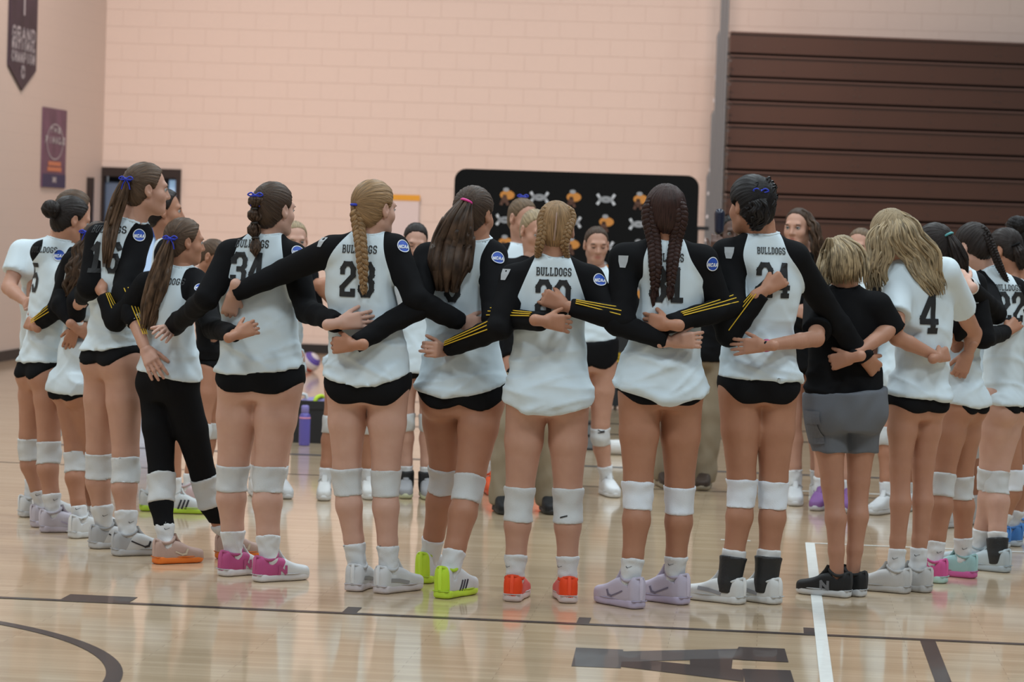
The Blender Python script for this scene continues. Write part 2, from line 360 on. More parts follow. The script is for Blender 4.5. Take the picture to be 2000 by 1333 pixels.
# ---- floor
def floor_mat():
    m, n, b = nt('maple_floor'); tc = n.nodes.new('ShaderNodeTexCoord')
    br = n.nodes.new('ShaderNodeTexBrick'); br.offset = .37; br.inputs['Scale'].default_value = 1; br.inputs['Brick Width'].default_value = .95; br.inputs['Row Height'].default_value = .057
    br.inputs['Mortar Size'].default_value = .0009; br.inputs['Color1'].default_value = (.66, .50, .33, 1); br.inputs['Color2'].default_value = (.53, .385, .235, 1); br.inputs['Mortar'].default_value = (.26, .16, .09, 1)
    n.links.new(tc.outputs['Object'], br.inputs['Vector'])
    mp = n.nodes.new('ShaderNodeMapping'); mp.inputs['Scale'].default_value = (2.2, 45, 1); n.links.new(tc.outputs['Object'], mp.inputs['Vector'])
    t = n.nodes.new('ShaderNodeTexNoise'); t.inputs['Scale'].default_value = 1; t.inputs['Detail'].default_value = 5; n.links.new(mp.outputs[0], t.inputs['Vector'])
    mx = n.nodes.new('ShaderNodeMix'); mx.data_type = 'RGBA'; mx.blend_type = 'MULTIPLY'; mx.inputs['Factor'].default_value = .5
    r = n.nodes.new('ShaderNodeValToRGB'); r.color_ramp.elements[0].color = (.72, .66, .6, 1); r.color_ramp.elements[0].position = .3; r.color_ramp.elements[1].position = .62
    n.links.new(t.outputs['Fac'], r.inputs['Fac']); n.links.new(br.outputs['Color'], mx.inputs[6]); n.links.new(r.outputs['Color'], mx.inputs[7]); n.links.new(mx.outputs[2], b.inputs['Base Color'])
    b.inputs['Roughness'].default_value = .32; b.inputs['Coat Weight'].default_value = .85; b.inputs['Coat Roughness'].default_value = .085; b.inputs['Coat IOR'].default_value = 1.55
    bp = n.nodes.new('ShaderNodeBump'); bp.inputs['Strength'].default_value = .05; bp.inputs['Distance'].default_value = .002
    n.links.new(t.outputs['Fac'], bp.inputs['Height']); n.links.new(bp.outputs['Normal'], b.inputs['Coat Normal'])
    return m
FL = mesh('floor', [(-14, -3, 0), (14, -3, 0), (14, 38, 0), (-14, 38, 0)], [(0, 1, 2, 3)], floor_mat(), smooth=False)
FL.rotation_euler = (0, 0, YAW); FL['kind'] = 'structure'
def paint(name, col): return plain(name, col, .4, coat=.22, var=.12, vscale=20)
P_BLK = paint('black_court_paint', (.022, .014, .013)); P_GRY = paint('grey_court_paint', (.06, .055, .055)); P_WHT = paint('white_court_paint', (.72, .73, .70))
def cl(px, py):
    g = ground(px, py); return g.dot(E1), g.dot(E2)
def court(pts, mat, z=.0015, name='court_line'):
    """polygon in court coordinates (u along the lane line, v across)"""
    return mesh(name, [(u, v, z) for u, v in pts], [tuple(range(len(pts)))], mat, FL, smooth=False)
def uline(v, u0, u1, wd, mat, z=.0015): return court([(u0, v-wd/2), (u1, v-wd/2), (u1, v+wd/2), (u0, v+wd/2)], mat, z)
def vline(u, v0, v1, wd, mat, z=.0015): return court([(u-wd/2, v0), (u+wd/2, v0), (u+wd/2, v1), (u-wd/2, v1)], mat, z)
uu, VL = cl(1000, 1214); uline(VL, -9, 9, .052, P_BLK, .002)
for (xa, xb, yb) in ((118, 262, 1172), (668, 697, 1197), (1125, 1150, 1219), (1570, 1596, 1239)):
    a = cl(xa, yb)[0]; b = cl(xb, yb)[0]; court([(a, VL+.03), (b, VL+.03), (b, VL+.03+.17), (a, VL+.03+.17)], P_BLK, name='lane_mark')
u_, v_ = cl(1826, 1290); vline(u_, 4, VL, .062, P_BLK)
u_, v_ = cl(1598, 1195); vtop = cl(1548, 1060)[1]; vline(u_, 5, vtop, .05, P_WHT, .0026)
uline(vtop, u_-.02, 12, .03, P_WHT); a = cl(1408, 1055); b = cl(1466, 1056); uline(a[1], a[0], b[0], .03, P_WHT)
a = cl(1690, 965); uline(a[1], a[0]-.6, 12, .04, P_WHT)
for v, wd, mt in ((19.45, .11, P_GRY), (17.95, .03, P_BLK), (22.5, .09, P_BLK), (23.7, .09, P_BLK), (25.55, .09, P_BLK)): uline(v, -5.0, 9, wd, mt)
cu, cv = Vector((-3.17, 9.87, 0)).dot(E1), Vector((-3.17, 9.87, 0)).dot(E2)
ring = [(cu+r*math.cos(a), cv+r*math.sin(a), .0018) for a in np.linspace(-1.2, 1.9, 70) for r in (1.775, 1.835)]
mesh('court_line', ring, [(2*i, 2*i+1, 2*i+3, 2*i+2) for i in range(69)], P_BLK, FL, smooth=False)
AL = [[(232, 505), (250, 432), (435, 440), (425, 513)], [(433, 447), (890, 437), (900, 478), (570, 484), (428, 490)], [(425, 507), (428, 488), (570, 486), (905, 520), (905, 566)],
      [(695, 478), (862, 476), (857, 520), (695, 502)], [(885, 430), (1065, 437), (1080, 490), (905, 482), (860, 477)], [(900, 516), (1088, 522), (1112, 600), (915, 594)]]
for k, pl in enumerate(AL):
    pts = [cl(1000+x/2, 1050+y/2) for x, y in pl]
    court(pts, P_GRY if k in (0, 1) else P_BLK, .0012+.0002*k, 'letter_stroke')
# ---- walls
CORNER = Vector((-5.02, 34.45, 0)); WL = 13.5; WH = 6.2; DOOR_W, DOOR_H = .97, 2.16
def wall_mat(name, col):
    m, n, b = nt(name); b.inputs['Roughness'].default_value = .55
    tc = n.nodes.new('ShaderNodeTexCoord'); t = n.nodes.new('ShaderNodeTexNoise'); t.inputs['Scale'].default_value = 60; n.links.new(tc.outputs['Object'], t.inputs['Vector'])
    bp = n.nodes.new('ShaderNodeBump'); bp.inputs['Strength'].default_value = .15; n.links.new(t.outputs['Fac'], bp.inputs['Height']); n.links.new(bp.outputs['Normal'], b.inputs['Normal'])
    b.inputs['Base Color'].default_value = (*col, 1); return m
WCOL = (.70, .60, .535)
M_WALL = wall_mat('cream_block_paint', WCOL); M_JOINT = wall_mat('block_joint_paint', tuple(c*.965 for c in WCOL))
V, Fc = join_vf([box_vf(DOOR_W, WL, .012, .3, 0, WH), box_vf(-.3, DOOR_W, .012, .3, DOOR_H, WH)])
WB = mesh('wall_back', V, Fc, M_JOINT, smooth=False); WB.location = CORNER; WB.rotation_euler = (0, 0, YAW); WB['kind'] = 'structure'
def block_vf(w, h, e=.0012):
    V = [(x, y, z) for y, q in ((.02, 0), (.0015, 0), (0, e)) for x, z in ((q, q), (w-q, q), (w-q, h-q), (q, h-q))]
    Fc = [(8, 9, 10, 11)]+[(a+i, a+(i+1) % 4, a+4+(i+1) % 4, a+4+i) for a in (0, 4) for i in range(4)]
    return V, Fc
bw, bh, J = .4064, .2032, .0025
V, Fc = block_vf(bw-J, bh-J); bme = bpy.data.meshes.new('block'); bme.from_pydata(V, [], Fc); bme.materials.append(M_WALL)
cells = []
for r in range(int(WH/bh)):
    for c in range(-1, int(WL/bw)+1):
        x = c*bw+(bw/2 if r % 2 else 0); z = r*bh
        x0, x1 = max(x, 0), min(x+bw, WL)
        if x1-x0 < .05: continue
        if z < DOOR_H-.02 and x0 < DOOR_W: x0 = DOOR_W
        if x1-x0 < .05: continue
        cells.append((x0, x1, z, x1-x0 > bw-.01 and x1 < 7.7 and .9 < z < 4.5))
singles = [c for c in cells if c[3]]; singles.sort(key=lambda c: -c[2]); singles = singles[:298]; ss = set(singles)
for c in singles:
    o = bpy.data.objects.new('block', bme); COL.objects.link(o); o.parent = WB; o.location = (c[0], .008, c[2])
rest = join_vf([([(x+c[0], y+.008, z+c[2]) for x, y, z in vf[0]], vf[1]) for c in cells if c not in ss for vf in [block_vf(c[1]-c[0]-J, bh-J)]])
o = mesh('block_field', *rest, M_WALL, WB, smooth=False); o['kind'] = 'stuff'
def brick_mat():
    m, n, b = nt('cream_block_wall'); tc = n.nodes.new('ShaderNodeTexCoord'); mp = n.nodes.new('ShaderNodeMapping'); mp.inputs['Rotation'].default_value = (math.pi/2, 0, 0)
    sp = n.nodes.new('ShaderNodeSeparateXYZ'); cb = n.nodes.new('ShaderNodeCombineXYZ'); n.links.new(tc.outputs['Object'], sp.inputs[0]); n.links.new(sp.outputs['Y'], cb.inputs['X']); n.links.new(sp.outputs['Z'], cb.inputs['Y'])
    br = n.nodes.new('ShaderNodeTexBrick'); br.inputs['Scale'].default_value = 1; br.inputs['Brick Width'].default_value = bw; br.inputs['Row Height'].default_value = bh; br.inputs['Mortar Size'].default_value = .003
    br.inputs['Color1'].default_value = (*WCOL, 1); br.inputs['Color2'].default_value = (*WCOL, 1); br.inputs['Mortar'].default_value = (*[c*.94 for c in WCOL], 1)
    n.links.new(cb.outputs[0], br.inputs['Vector']); n.links.new(br.outputs['Color'], b.inputs['Base Color']); b.inputs['Roughness'].default_value = .55
    bp = n.nodes.new('ShaderNodeBump'); bp.inputs['Strength'].default_value = .15; bp.inputs['Distance'].default_value = .003; bp.invert = True
    n.links.new(br.outputs['Fac'], bp.inputs['Height']); n.links.new(bp.outputs['Normal'], b.inputs['Normal']); return m
V, Fc = box_vf(-.3, -.004, -32, .3, 0, WH); WLf = mesh('wall_left', V, Fc, brick_mat(), smooth=False); WLf.location = CORNER; WLf.rotation_euler = (0, 0, YAW); WLf['kind'] = 'structure'
M_BASE = plain('black_rubber_base', (.012, .011, .012), .5)
V, Fc = box_vf(DOOR_W, WL, -.024, -.009, 0, .11); o = mesh('baseboard_back', V, Fc, M_BASE, smooth=False); o.location = CORNER; o.rotation_euler = (0, 0, YAW); o['kind'] = 'structure'
V, Fc = box_vf(-.003, .012, -32, -.03, 0, .11); o = mesh('baseboard_left', V, Fc, M_BASE, smooth=False); o.location = CORNER; o.rotation_euler = (0, 0, YAW); o['kind'] = 'structure'
# ---- doorway in the corner
M_FRM = plain('dark_brown_door_frame', (.02, .012, .01), .45); M_BLU = plain('blue_pad', (.015, .10, .42), .5)
def emis(name, col, s):
    m, n, b = nt(name); b.inputs['Base Color'].default_value = (*col, 1); b.inputs['Emission Color'].default_value = (*col, 1); b.inputs['Emission Strength'].default_value = s; return m
M_DAY = emis('daylit_glass', (.35, .55, .80), .75); M_HAZE = plain('blue_grey_glass', (.13, .19, .29), .15); M_DARKW = plain('dark_interior', (.02, .022, .03), .6)
DR = empty('door_1', CORNER, YAW); DR['kind'] = 'structure'
def part(name, b, mat, par): V, Fc = box_vf(*b); return mesh(name, V, Fc, mat, par, smooth=False)
part('door_frame', (0, DOOR_W, -.03, .06, DOOR_H-.11, DOOR_H), M_FRM, DR); part('door_frame', (DOOR_W-.06, DOOR_W, -.03, .06, 0, DOOR_H-.11), M_FRM, DR)
part('door_frame', (0, .03, -.03, .06, 0, DOOR_H-.11), M_FRM, DR); part('door_leaf', (-.002, .07, -.75, -.68, 0, 2.02), M_FRM, DR)
part('interior_wall', (0, DOOR_W, .34, .36, 0, DOOR_H), M_DARKW, DR); part('blue_pad', (.30, .72, .26, .33, 1.33, 1.72), M_BLU, DR)
part('glass_pane', (.03, .29, .08, .10, 0, 1.98), M_HAZE, DR); part('daylit_window', (.80, DOOR_W-.07, .12, .2, .2, 2.03), M_DAY, DR)
part('daylit_window', (.30, .6, .27, .34, .9, 1.32), M_DAY, DR); part('ceiling_light', (.22, .30, .2, .28, 1.88, 2.0), M_DAY, DR)
# ---- banner and poster on the left wall (local: -y runs toward the camera along that wall)
def lw(px, py):
    """point of the left wall seen at a pixel, as (distance from corner, height)"""
    d = ray(px, py); n = E1; t = (CORNER-CAM).dot(n)/d.dot(n); p = CAM+d*t; return (p-CORNER).dot(E2), p.z
M_BAN = plain('plum_print', (.045, .025, .045), .6, var=.7, vscale=3.5); M_POS = plain('purple_print', (.16, .075, .13), .6, var=.6, vscale=3); M_POSD = plain('navy_print', (.035, .03, .10), .6); M_ORG = plain('orange_print', (.62, .22, .11), .6)
def wallsheet(name, outline, mat, label, cat):
    r = empty(name, CORNER, YAW); tag(r, label, cat)
    n = len(outline); V = [(.002, s, z) for s, z in outline]+[(.016, s, z) for s, z in outline]
    mesh('sheet', V, [tuple(range(n)), tuple(range(2*n-1, n-1, -1))]+[(i, (i+1) % n, n+(i+1) % n, n+i) for i in range(n)], mat, r, smooth=False); return r
def wtext(txt, s, z, h, w_, t, gap, mat, par, name='lettering', squeeze=None):
    q = text_quads(txt, h, w_, t, gap, 1.0); V, Q = flat_quads(q, Vector((.021, s, z)), Vector((0, 1, 0)), Vector((0, 0, 1))); mesh(name, V, Q, mat, par, smooth=False)
s0, zt = lw(14, 125); s1, _ = lw(68, 140); _, zb = lw(40, 177); _, zl = lw(14, 127); sm = (s0+s1)/2
BN = wallsheet('banner', [(s0, zl+1.25), (s1, zl+1.25), (s1, zl), (sm, zb), (s0, zl)], M_BAN, 'dark pennant banner reading Grand National Champion high on left wall', 'banner')
_, z1 = lw(42, 67); _, z2 = lw(42, 89); _, z3 = lw(40, 112)
M_PALE = plain('pale_print', (.5, .48, .52), .6)
for t_, z_, h_ in (('GRAND', z1, .15), ('NATIONAL', z2, .11), ('CHAMPION', z3, .12)): wtext(t_, sm, z_, h_, (s1-s0)*.86/len(t_)*.8, .032, (s1-s0)*.86/len(t_)*.2, M_PALE, BN)
wtext('C', sm, zb+.2, .14, .16, .045, 0, M_PALE, BN, 'emblem'); wtext('I', sm, z1+.5, .6, .2, .06, 0, M_PALE, BN, 'emblem')
a = [lw(82, 209), lw(129, 216), lw(124, 367), lw(80, 366)]; s0, s1 = (a[0][0]+a[3][0])/2, (a[1][0]+a[2][0])/2; zt, zb = (a[0][1]+a[1][1])/2, (a[2][1]+a[3][1])/2; sm = (s0+s1)/2
PO = wallsheet('poster', [(s0, zt), (s1, zt), (s1, zb), (s0, zb)], M_POS, 'narrow purple poster below the pennant banner on left wall', 'poster')
hh = zt-zb; mesh('poster_base', *box_vf(.017, .019, s0, s1, zb, zb+hh*.17), M_POSD, PO, smooth=False)
wtext('THE', sm, zt-hh*.27, .07, .12, .025, .05, M_PALE, PO); wtext('FINALE', sm, zt-hh*.40, .085, .12, .03, .03, M_PALE, PO)
V, Q = flat_quads(disc_quads(.37, 28, .345, 1), Vector((.02, sm, zt-hh*.42)), Vector((0, 1, 0)), Vector((0, 0, .55))); mesh('ring_mark', V, Q, M_PALE, PO, smooth=False)
[mesh('orange_bar', *box_vf(.0192, .021, sm-w_/2, sm+w_/2, zb+hh*f_, zb+hh*(f_+.055)), M_ORG, PO, smooth=False) for w_, f_ in ((.56, .275), (.62, .205))]; wtext('N', sm, zb+hh*.10, .07, .2, .05, 0, M_PALE, PO, 'emblem')
# ---- paper sheet with orange header on the back wall
def bwall(px, py):
    d = ray(px, py); t = (CORNER-CAM).dot(E2)/d.dot(E2); p = CAM+d*t; return (p-CORNER).dot(E1), p.z
xa, za = bwall(742, 379); xb, zb_ = bwall(821, 393); FC = empty('paper_chart', CORNER, YAW); tag(FC, 'white wall sheet with an orange header strip beside the backdrop', 'sheet')
part('sheet', (xa, xb-.01, -.035, -.018, za-1.15, za), plain('white_paper', (.66, .60, .60), .7), FC); part('header_strip', (xa, xb, -.042, -.036, zb_, za), plain('orange_header', (.72, .36, .03), .6), FC)
# ---- logo backdrop
BY = 26.5; p0 = atY(881, 560, BY); p1 = atY(1357, 560, BY); BW = (p1-p0).length; BH = 2.14
BD = empty('logo_backdrop', (p0.x, p0.y, 0), YAW); tag(BD, 'black logo backdrop panel with rounded corners standing behind the huddle', 'backdrop')
rc = .11; ol = [(BW-rc+rc*math.sin(a), BH-rc+rc*math.cos(a)) for a in np.linspace(0, math.pi/2, 8)]+[(BW, .06), (0, .06)]+[(rc-rc*math.cos(a), BH-rc+rc*math.sin(a)) for a in np.linspace(0, math.pi/2, 8)]
n = len(ol); V = [(x, 0, z) for x, z in ol]+[(x, .04, z) for x, z in ol]
mesh('panel', V, [tuple(range(n-1, -1, -1)), tuple(range(n, 2*n))]+[(i, (i+1) % n, n+(i+1) % n, n+i) for i in range(n)], plain('black_backdrop_fabric', (.010, .0095, .0095), .9, bump=.1, spec=.1), BD, smooth=False)
for x in (.15, BW-.3): part('foot', (x, x+.15, -.25, .3, 0, .06), M_BASE, BD)
M_OR = plain('orange_logo', (.62, .24, .045), .7); M_BRN = plain('brown_logo', (.12, .05, .03), .7); M_GR2 = plain('pale_grey_logo', (.34, .33, .34), .7); M_UA = plain('white_logo', (.62, .61, .63), .7)
sx = 65/209.7; sz = 46/209.7
for r in range(8):
    for c in range(7):
        x = (983-881)/209.7+(c-1)*sx; z = BH-.245-r*sz
        if x < .1 or x > BW-.1: continue
        O = Vector((x, -.004, z))
        if (r+c) % 2 == 0:
            V, Q = flat_quads(ua_quads(.075), O, Vector((1, 0, 0)), Vector((0, 0, 1))); mesh('arc_logo', V, Q, M_UA, BD, smooth=False)
        else:                                              # orange emblem with a brown letter A
            V, Q = flat_quads(disc_quads(.055, 12, 0, 1), O+Vector((.012, 0, .012)), Vector((1.25, 0, 0)), Vector((0, 0, .8))); o = mesh('emblem', V, Q, M_OR, BD, smooth=False)
            V, Q = flat_quads(text_quads('A', .10, .085, .026, 0, 1), O+Vector((-.012, -.003, -.035)), Vector((1, 0, 0)), Vector((0, 0, 1))); mesh('letter', V, Q, M_BRN, o, smooth=False)
            V, Q = flat_quads(disc_quads(.024, 10, 0, 1), O+Vector((.0, -.002, .062)), Vector((1.2, 0, 0)), Vector((0, 0, .8))); mesh('mark', V, Q, M_GR2, o, smooth=False)
# ---- table with black skirt behind the huddle
TB = atY(1192, 700, 25.6); TR = empty('scorer_table', (TB.x, TB.y, 0), YAW); tag(TR, 'black skirted table with gold lettering standing before the backdrop', 'table')
part('table_top', (-.02, .82, -.02, .48, .72, .75), M_BASE, TR); part('skirt', (0, .8, 0, .02, .03, .72), plain('black_skirt', (.013, .013, .014), .8), TR)
for x in (.02, .75): part('leg', (x, x+.03, .42, .45, 0, .72), M_BASE, TR)
V, Q = flat_quads(text_quads('BULLDOGS', .085, .075, .02, .02, 1), Vector((.4, -.004, .47)), Vector((1, 0, 0)), Vector((0, 0, 1))); mesh('lettering', V, Q, M_YEL, TR, smooth=False)
# ---- bleachers folded against the wall
BLY = 32.55; bl = atY(1418, 400, BLY); BYAW = math.atan(.10); BL = empty('bleachers', (bl.x, bl.y, 0), BYAW); tag(BL, 'tall brown folded bleachers with horizontal boards on right', 'bleachers')
M_BB = plain('brown_bleacher_board', (.088, .038, .022), .38, var=.12, vscale=1.5, coat=.25); M_LIP = plain('highlit_board_edge', (.13, .07, .052), .28, coat=.5); M_BK = plain('dark_gap', (.01, .007, .006), .8)  # M_LIP is lighter than the boards: their edge highlight put into its colour
ZT = 3.92; PT = .2655; LEN = 4.3; NR = 14
part('back_body', (0.02, LEN, .2, .34, 0, ZT-.05), M_BK, BL)
V, Fc = box_vf(0, LEN, 0, .05, 0, .212); m1 = bpy.data.meshes.new('board'); m1.from_pydata(V, [], Fc); m1.materials.append(M_BB)
V, Fc = box_vf(0, LEN, -.03, .2, 0, .022); m2 = bpy.data.meshes.new('board_edge'); m2.from_pydata(V, [], Fc); m2.materials.append(M_LIP)
V, Fc = box_vf(0, .018, -.007, .001, 0, .018); m3 = bpy.data.meshes.new('bolt'); m3.from_pydata(V, [], Fc); m3.materials.append(plain('worn_bolt', (.14, .09, .07), .35, metal=.6))
for i in range(NR):
    for me_, nm, dz in ((m1, 'board', -.236), (m2, 'board_edge', -.022)):
        o = bpy.data.objects.new(nm, me_); COL.objects.link(o); o.parent = BL; o.location = (0, .12-.012*i, ZT-PT*i+dz)
    for xb in (.28, .62, 1.45, 1.52, 2.35, 3.1, 3.16, 4.0):
        for zz in (-.08, -.17):
            o = bpy.data.objects.new('bolt', m3); COL.objects.link(o); o.parent = BL; o.location = (xb, .12-.012*i, ZT-PT*i+zz)
# folded end railings and their hooks
RL = empty('end_railing', (bl.x-.03, bl.y-.02, 0), 0); tag(RL, 'grey metal folded railing stack at the left end of bleachers', 'railing')
M_MET = plain('grey_metal', (.24, .25, .26), .4, metal=.4); M_HOOK = plain('dark_hook_metal', (.10, .085, .08), .4, metal=.3)
for i, (dx, top) in enumerate([(-.19, 2.3), (-.16, 3.0), (-.13, 3.9), (-.10, 5.4), (-.07, 5.6), (-.04, 5.8)]):
    v, q = tube_mesh([(dx, -.02*i, .0), (dx, -.02*i, top*.5), (dx, -.02*i, top-.05), (dx+.02, -.02*i, top)], .019, 8); mesh('rail', v, q, M_MET, RL)
for i in range(11):
    z = ZT-.25-PT*i; v, q = tube_mesh(resample([(-.035, -.06, z+.12), (-.035, -.06, z+.03), (-.01, -.06, z-.03), (.05, -.03, z-.06)], 10), .009, 6); mesh('hook', v, q, M_HOOK, RL)
    part('bracket', (-.04, .03, -.07, -.04, z-.11, z-.085), M_HOOK, RL)
    part('rail_cap', (-.215+.011*(10-i)*.6, -.19+.011*(10-i)*.6, -.03, -.005, z-.04, z+.0), M_UA, RL)
b_ = atY(1362, 446, 30.0); BR = empty('tripod_head', (b_.x, b_.y, 0)); tag(BR, 'black stand with a short crossbar beside the backdrop edge', 'stand')
v, q = tube_mesh([(0, 0, 0.02), (0, 0, 1.0), (0, 0, b_.z)], .012, 8); mesh('pole', v, q, M_BASE, BR); part('crossbar', (-.12, .12, -.02, .02, b_.z-.02, b_.z+.02), M_BASE, BR)
for a in (0, 2.1, 4.2):
    v, q = tube_mesh([(0, 0, .35), (.15*math.cos(a), .15*math.sin(a), .17), (.3*math.cos(a), .3*math.sin(a), .01)], .01, 6); mesh('leg', v, q, M_BASE, BR)
# ---- volleyball by the wall
def ball():
    n = 24; V = []; Q = []; g = ground(605, 727)
    for i in range(n+1):
        for j in range(2*n): t, p = math.pi*i/n, math.pi*j/n; V.append((.105*math.sin(t)*math.cos(p), .105*math.sin(t)*math.sin(p), .105*math.cos(t)+.105))
    for i in range(n):
        for j in range(2*n): Q.append((i*2*n+j, (i+1)*2*n+j, (i+1)*2*n+(j+1) % (2*n), i*2*n+(j+1) % (2*n)))
    V = np.array(V); c = V-np.array([0, 0, .105]); c = c/.105; ax = np.array([.62, -.35, .70]); ax /= np.linalg.norm(ax); s = c@ax; e = np.array([-.5, -.75, -.2]); e2 = c@(e/np.linalg.norm(e))
    r = empty('volleyball', (g.x, g.y, 0)); tag(r, 'purple, white and orange volleyball lying on the floor by wall', 'ball')
    m = masked('volleyball_cover', 'purple', (.72, .66, .68), (.12, .07, .38), .5, .2, 600, (.66, .10, .03), 'orange')
    mesh('cover', V, np.array(Q), m, r, attrs={'purple': .22-np.abs(np.abs(s-.1)-.55), 'orange': .2-np.abs(s+.38)})
    for k in (-.75, -.2, .2, .68):
        rr = math.sqrt(1-k*k)*.1055; a_ = np.cross(ax, [0, 0, 1.]); a_ /= np.linalg.norm(a_); b2 = np.cross(ax, a_)
        pts = [ax*k*.1055+rr*(math.cos(t)*a_+math.sin(t)*b2)+np.array([0, 0, .105]) for t in np.linspace(0, 2*math.pi, 33)]; v, q = tube_mesh(pts, .0012, 4); mesh('seam', v, q, M_GREY, r)
ball()
# ---- black bin with bottle
g = ground(606, 866); BNr = empty('equipment_bin', (g.x, g.y+.12, 0), YAW); tag(BNr, 'black open equipment bin with towels standing behind player 34', 'bin'); hb = .30
M_BIN = plain('black_bin_plastic', (.014, .014, .015), .5)
for b in ((-.13, .15, -.13, -.115, .0, hb), (-.13, .15, .115, .13, 0, hb), (-.13, -.115, -.115, .115, 0, hb), (.135, .15, -.115, .115, 0, hb)): part('side_panel', b, M_BIN, BNr)
part('bottom', (-.115, .135, -.115, .115, 0, .012), M_BIN, BNr); part('rim', (-.14, .16, -.14, -.131, hb-.05, hb+.01), M_BIN, BNr)
f = Field().ell((.0, 0, hb-.02), (.10, .09, .05), .02).ell((.06, .02, hb), (.05, .05, .04)); mesh('towel', *f.build(.012), plain('lavender_towel', (.26, .22, .42), .9), BNr)
v, q = tube_mesh(resample([(.02, -.08, hb-.03), (.04, -.06, hb+.03), (.07, -.02, hb+.04), (.08, .03, hb)], 10), .016, 8); mesh('strap', v, q, plain('neon_yellow', (.50, .68, .03), .6), BNr)
v, q = tube_mesh(resample([(-.10, -.08, hb-.03), (-.08, -.07, hb+.05), (-.05, -.05, hb+.05), (-.03, -.04, hb-.02)], 10), .012, 8); mesh('strap', v, q, M_SOCK, BNr)
g = ground(594, 871); BT = empty('water_bottle', (g.x, g.y, 0)); tag(BT, 'purple water bottle with a pink band beside the bin', 'bottle')
def lathe(prof, n=20): return tube_mesh([(0, 0, z) for r, z in prof], [r for r, z in prof], n)
v, q = lathe([(.001, .0), (.038, .001), (.040, .01), (.040, .10), (.040, .205), (.036, .225), (.022, .24), (.001, .241)]); mesh('flask', v, q, plain('purple_metal', (.11, .09, .36), .35), BT)
v, q = lathe([(.023, .235), (.028, .24), (.028, .285), (.02, .292), (.001, .293)]); mesh('cap', v, q, plain('lilac_cap', (.20, .17, .42), .5), BT)
v, q = lathe([(.0395, .195), (.0415, .196), (.0415, .206), (.0395, .207)]); mesh('band', v, q, plain('pink_band', (.62, .25, .38), .5), BT)
# ---- foam roller and grey case
g = ground(1205, 889); RO = empty('foam_roller', (g.x, g.y, 0), YAW); tag(RO, 'white foam roller lying on the floor behind the huddle', 'roller')
v, q = tube_mesh([(x, 0, .055) for x in (-.081, -.08, 0, .18, .40, .401)], [.001, .05, .055, .055, .05, .001], 20); mesh('roll', v, q, plain('white_foam', (.60, .59, .58), .8, bump=.3, bscale=90), RO)
v, q = tube_mesh([(.06, 0, .055), (.09, 0, .055)], .0555, 20); mesh('band', v, q, plain('gold_band', (.60, .38, .05), .6), RO)
g = ground(1148, 880); GC = empty('grey_case', (g.x, g.y, 0), YAW); tag(GC, 'grey equipment case with black edges on the floor beside the foam roller', 'case')
M_GC = plain('grey_case_shell', (.16, .165, .17), .5)
part('body', (-.14, .05, 0, .2, .01, .10), M_GC, GC); part('lid', (-.14, .05, 0, .2, .115, .19), M_GC, GC)
for z in (.0, .10, .19): part('edge_band', (-.145, .055, -.006, .206, z, z+.014), M_BASE, GC)
part('corner_post', (.04, .058, -.012, .01, 0, .2), M_BASE, GC)
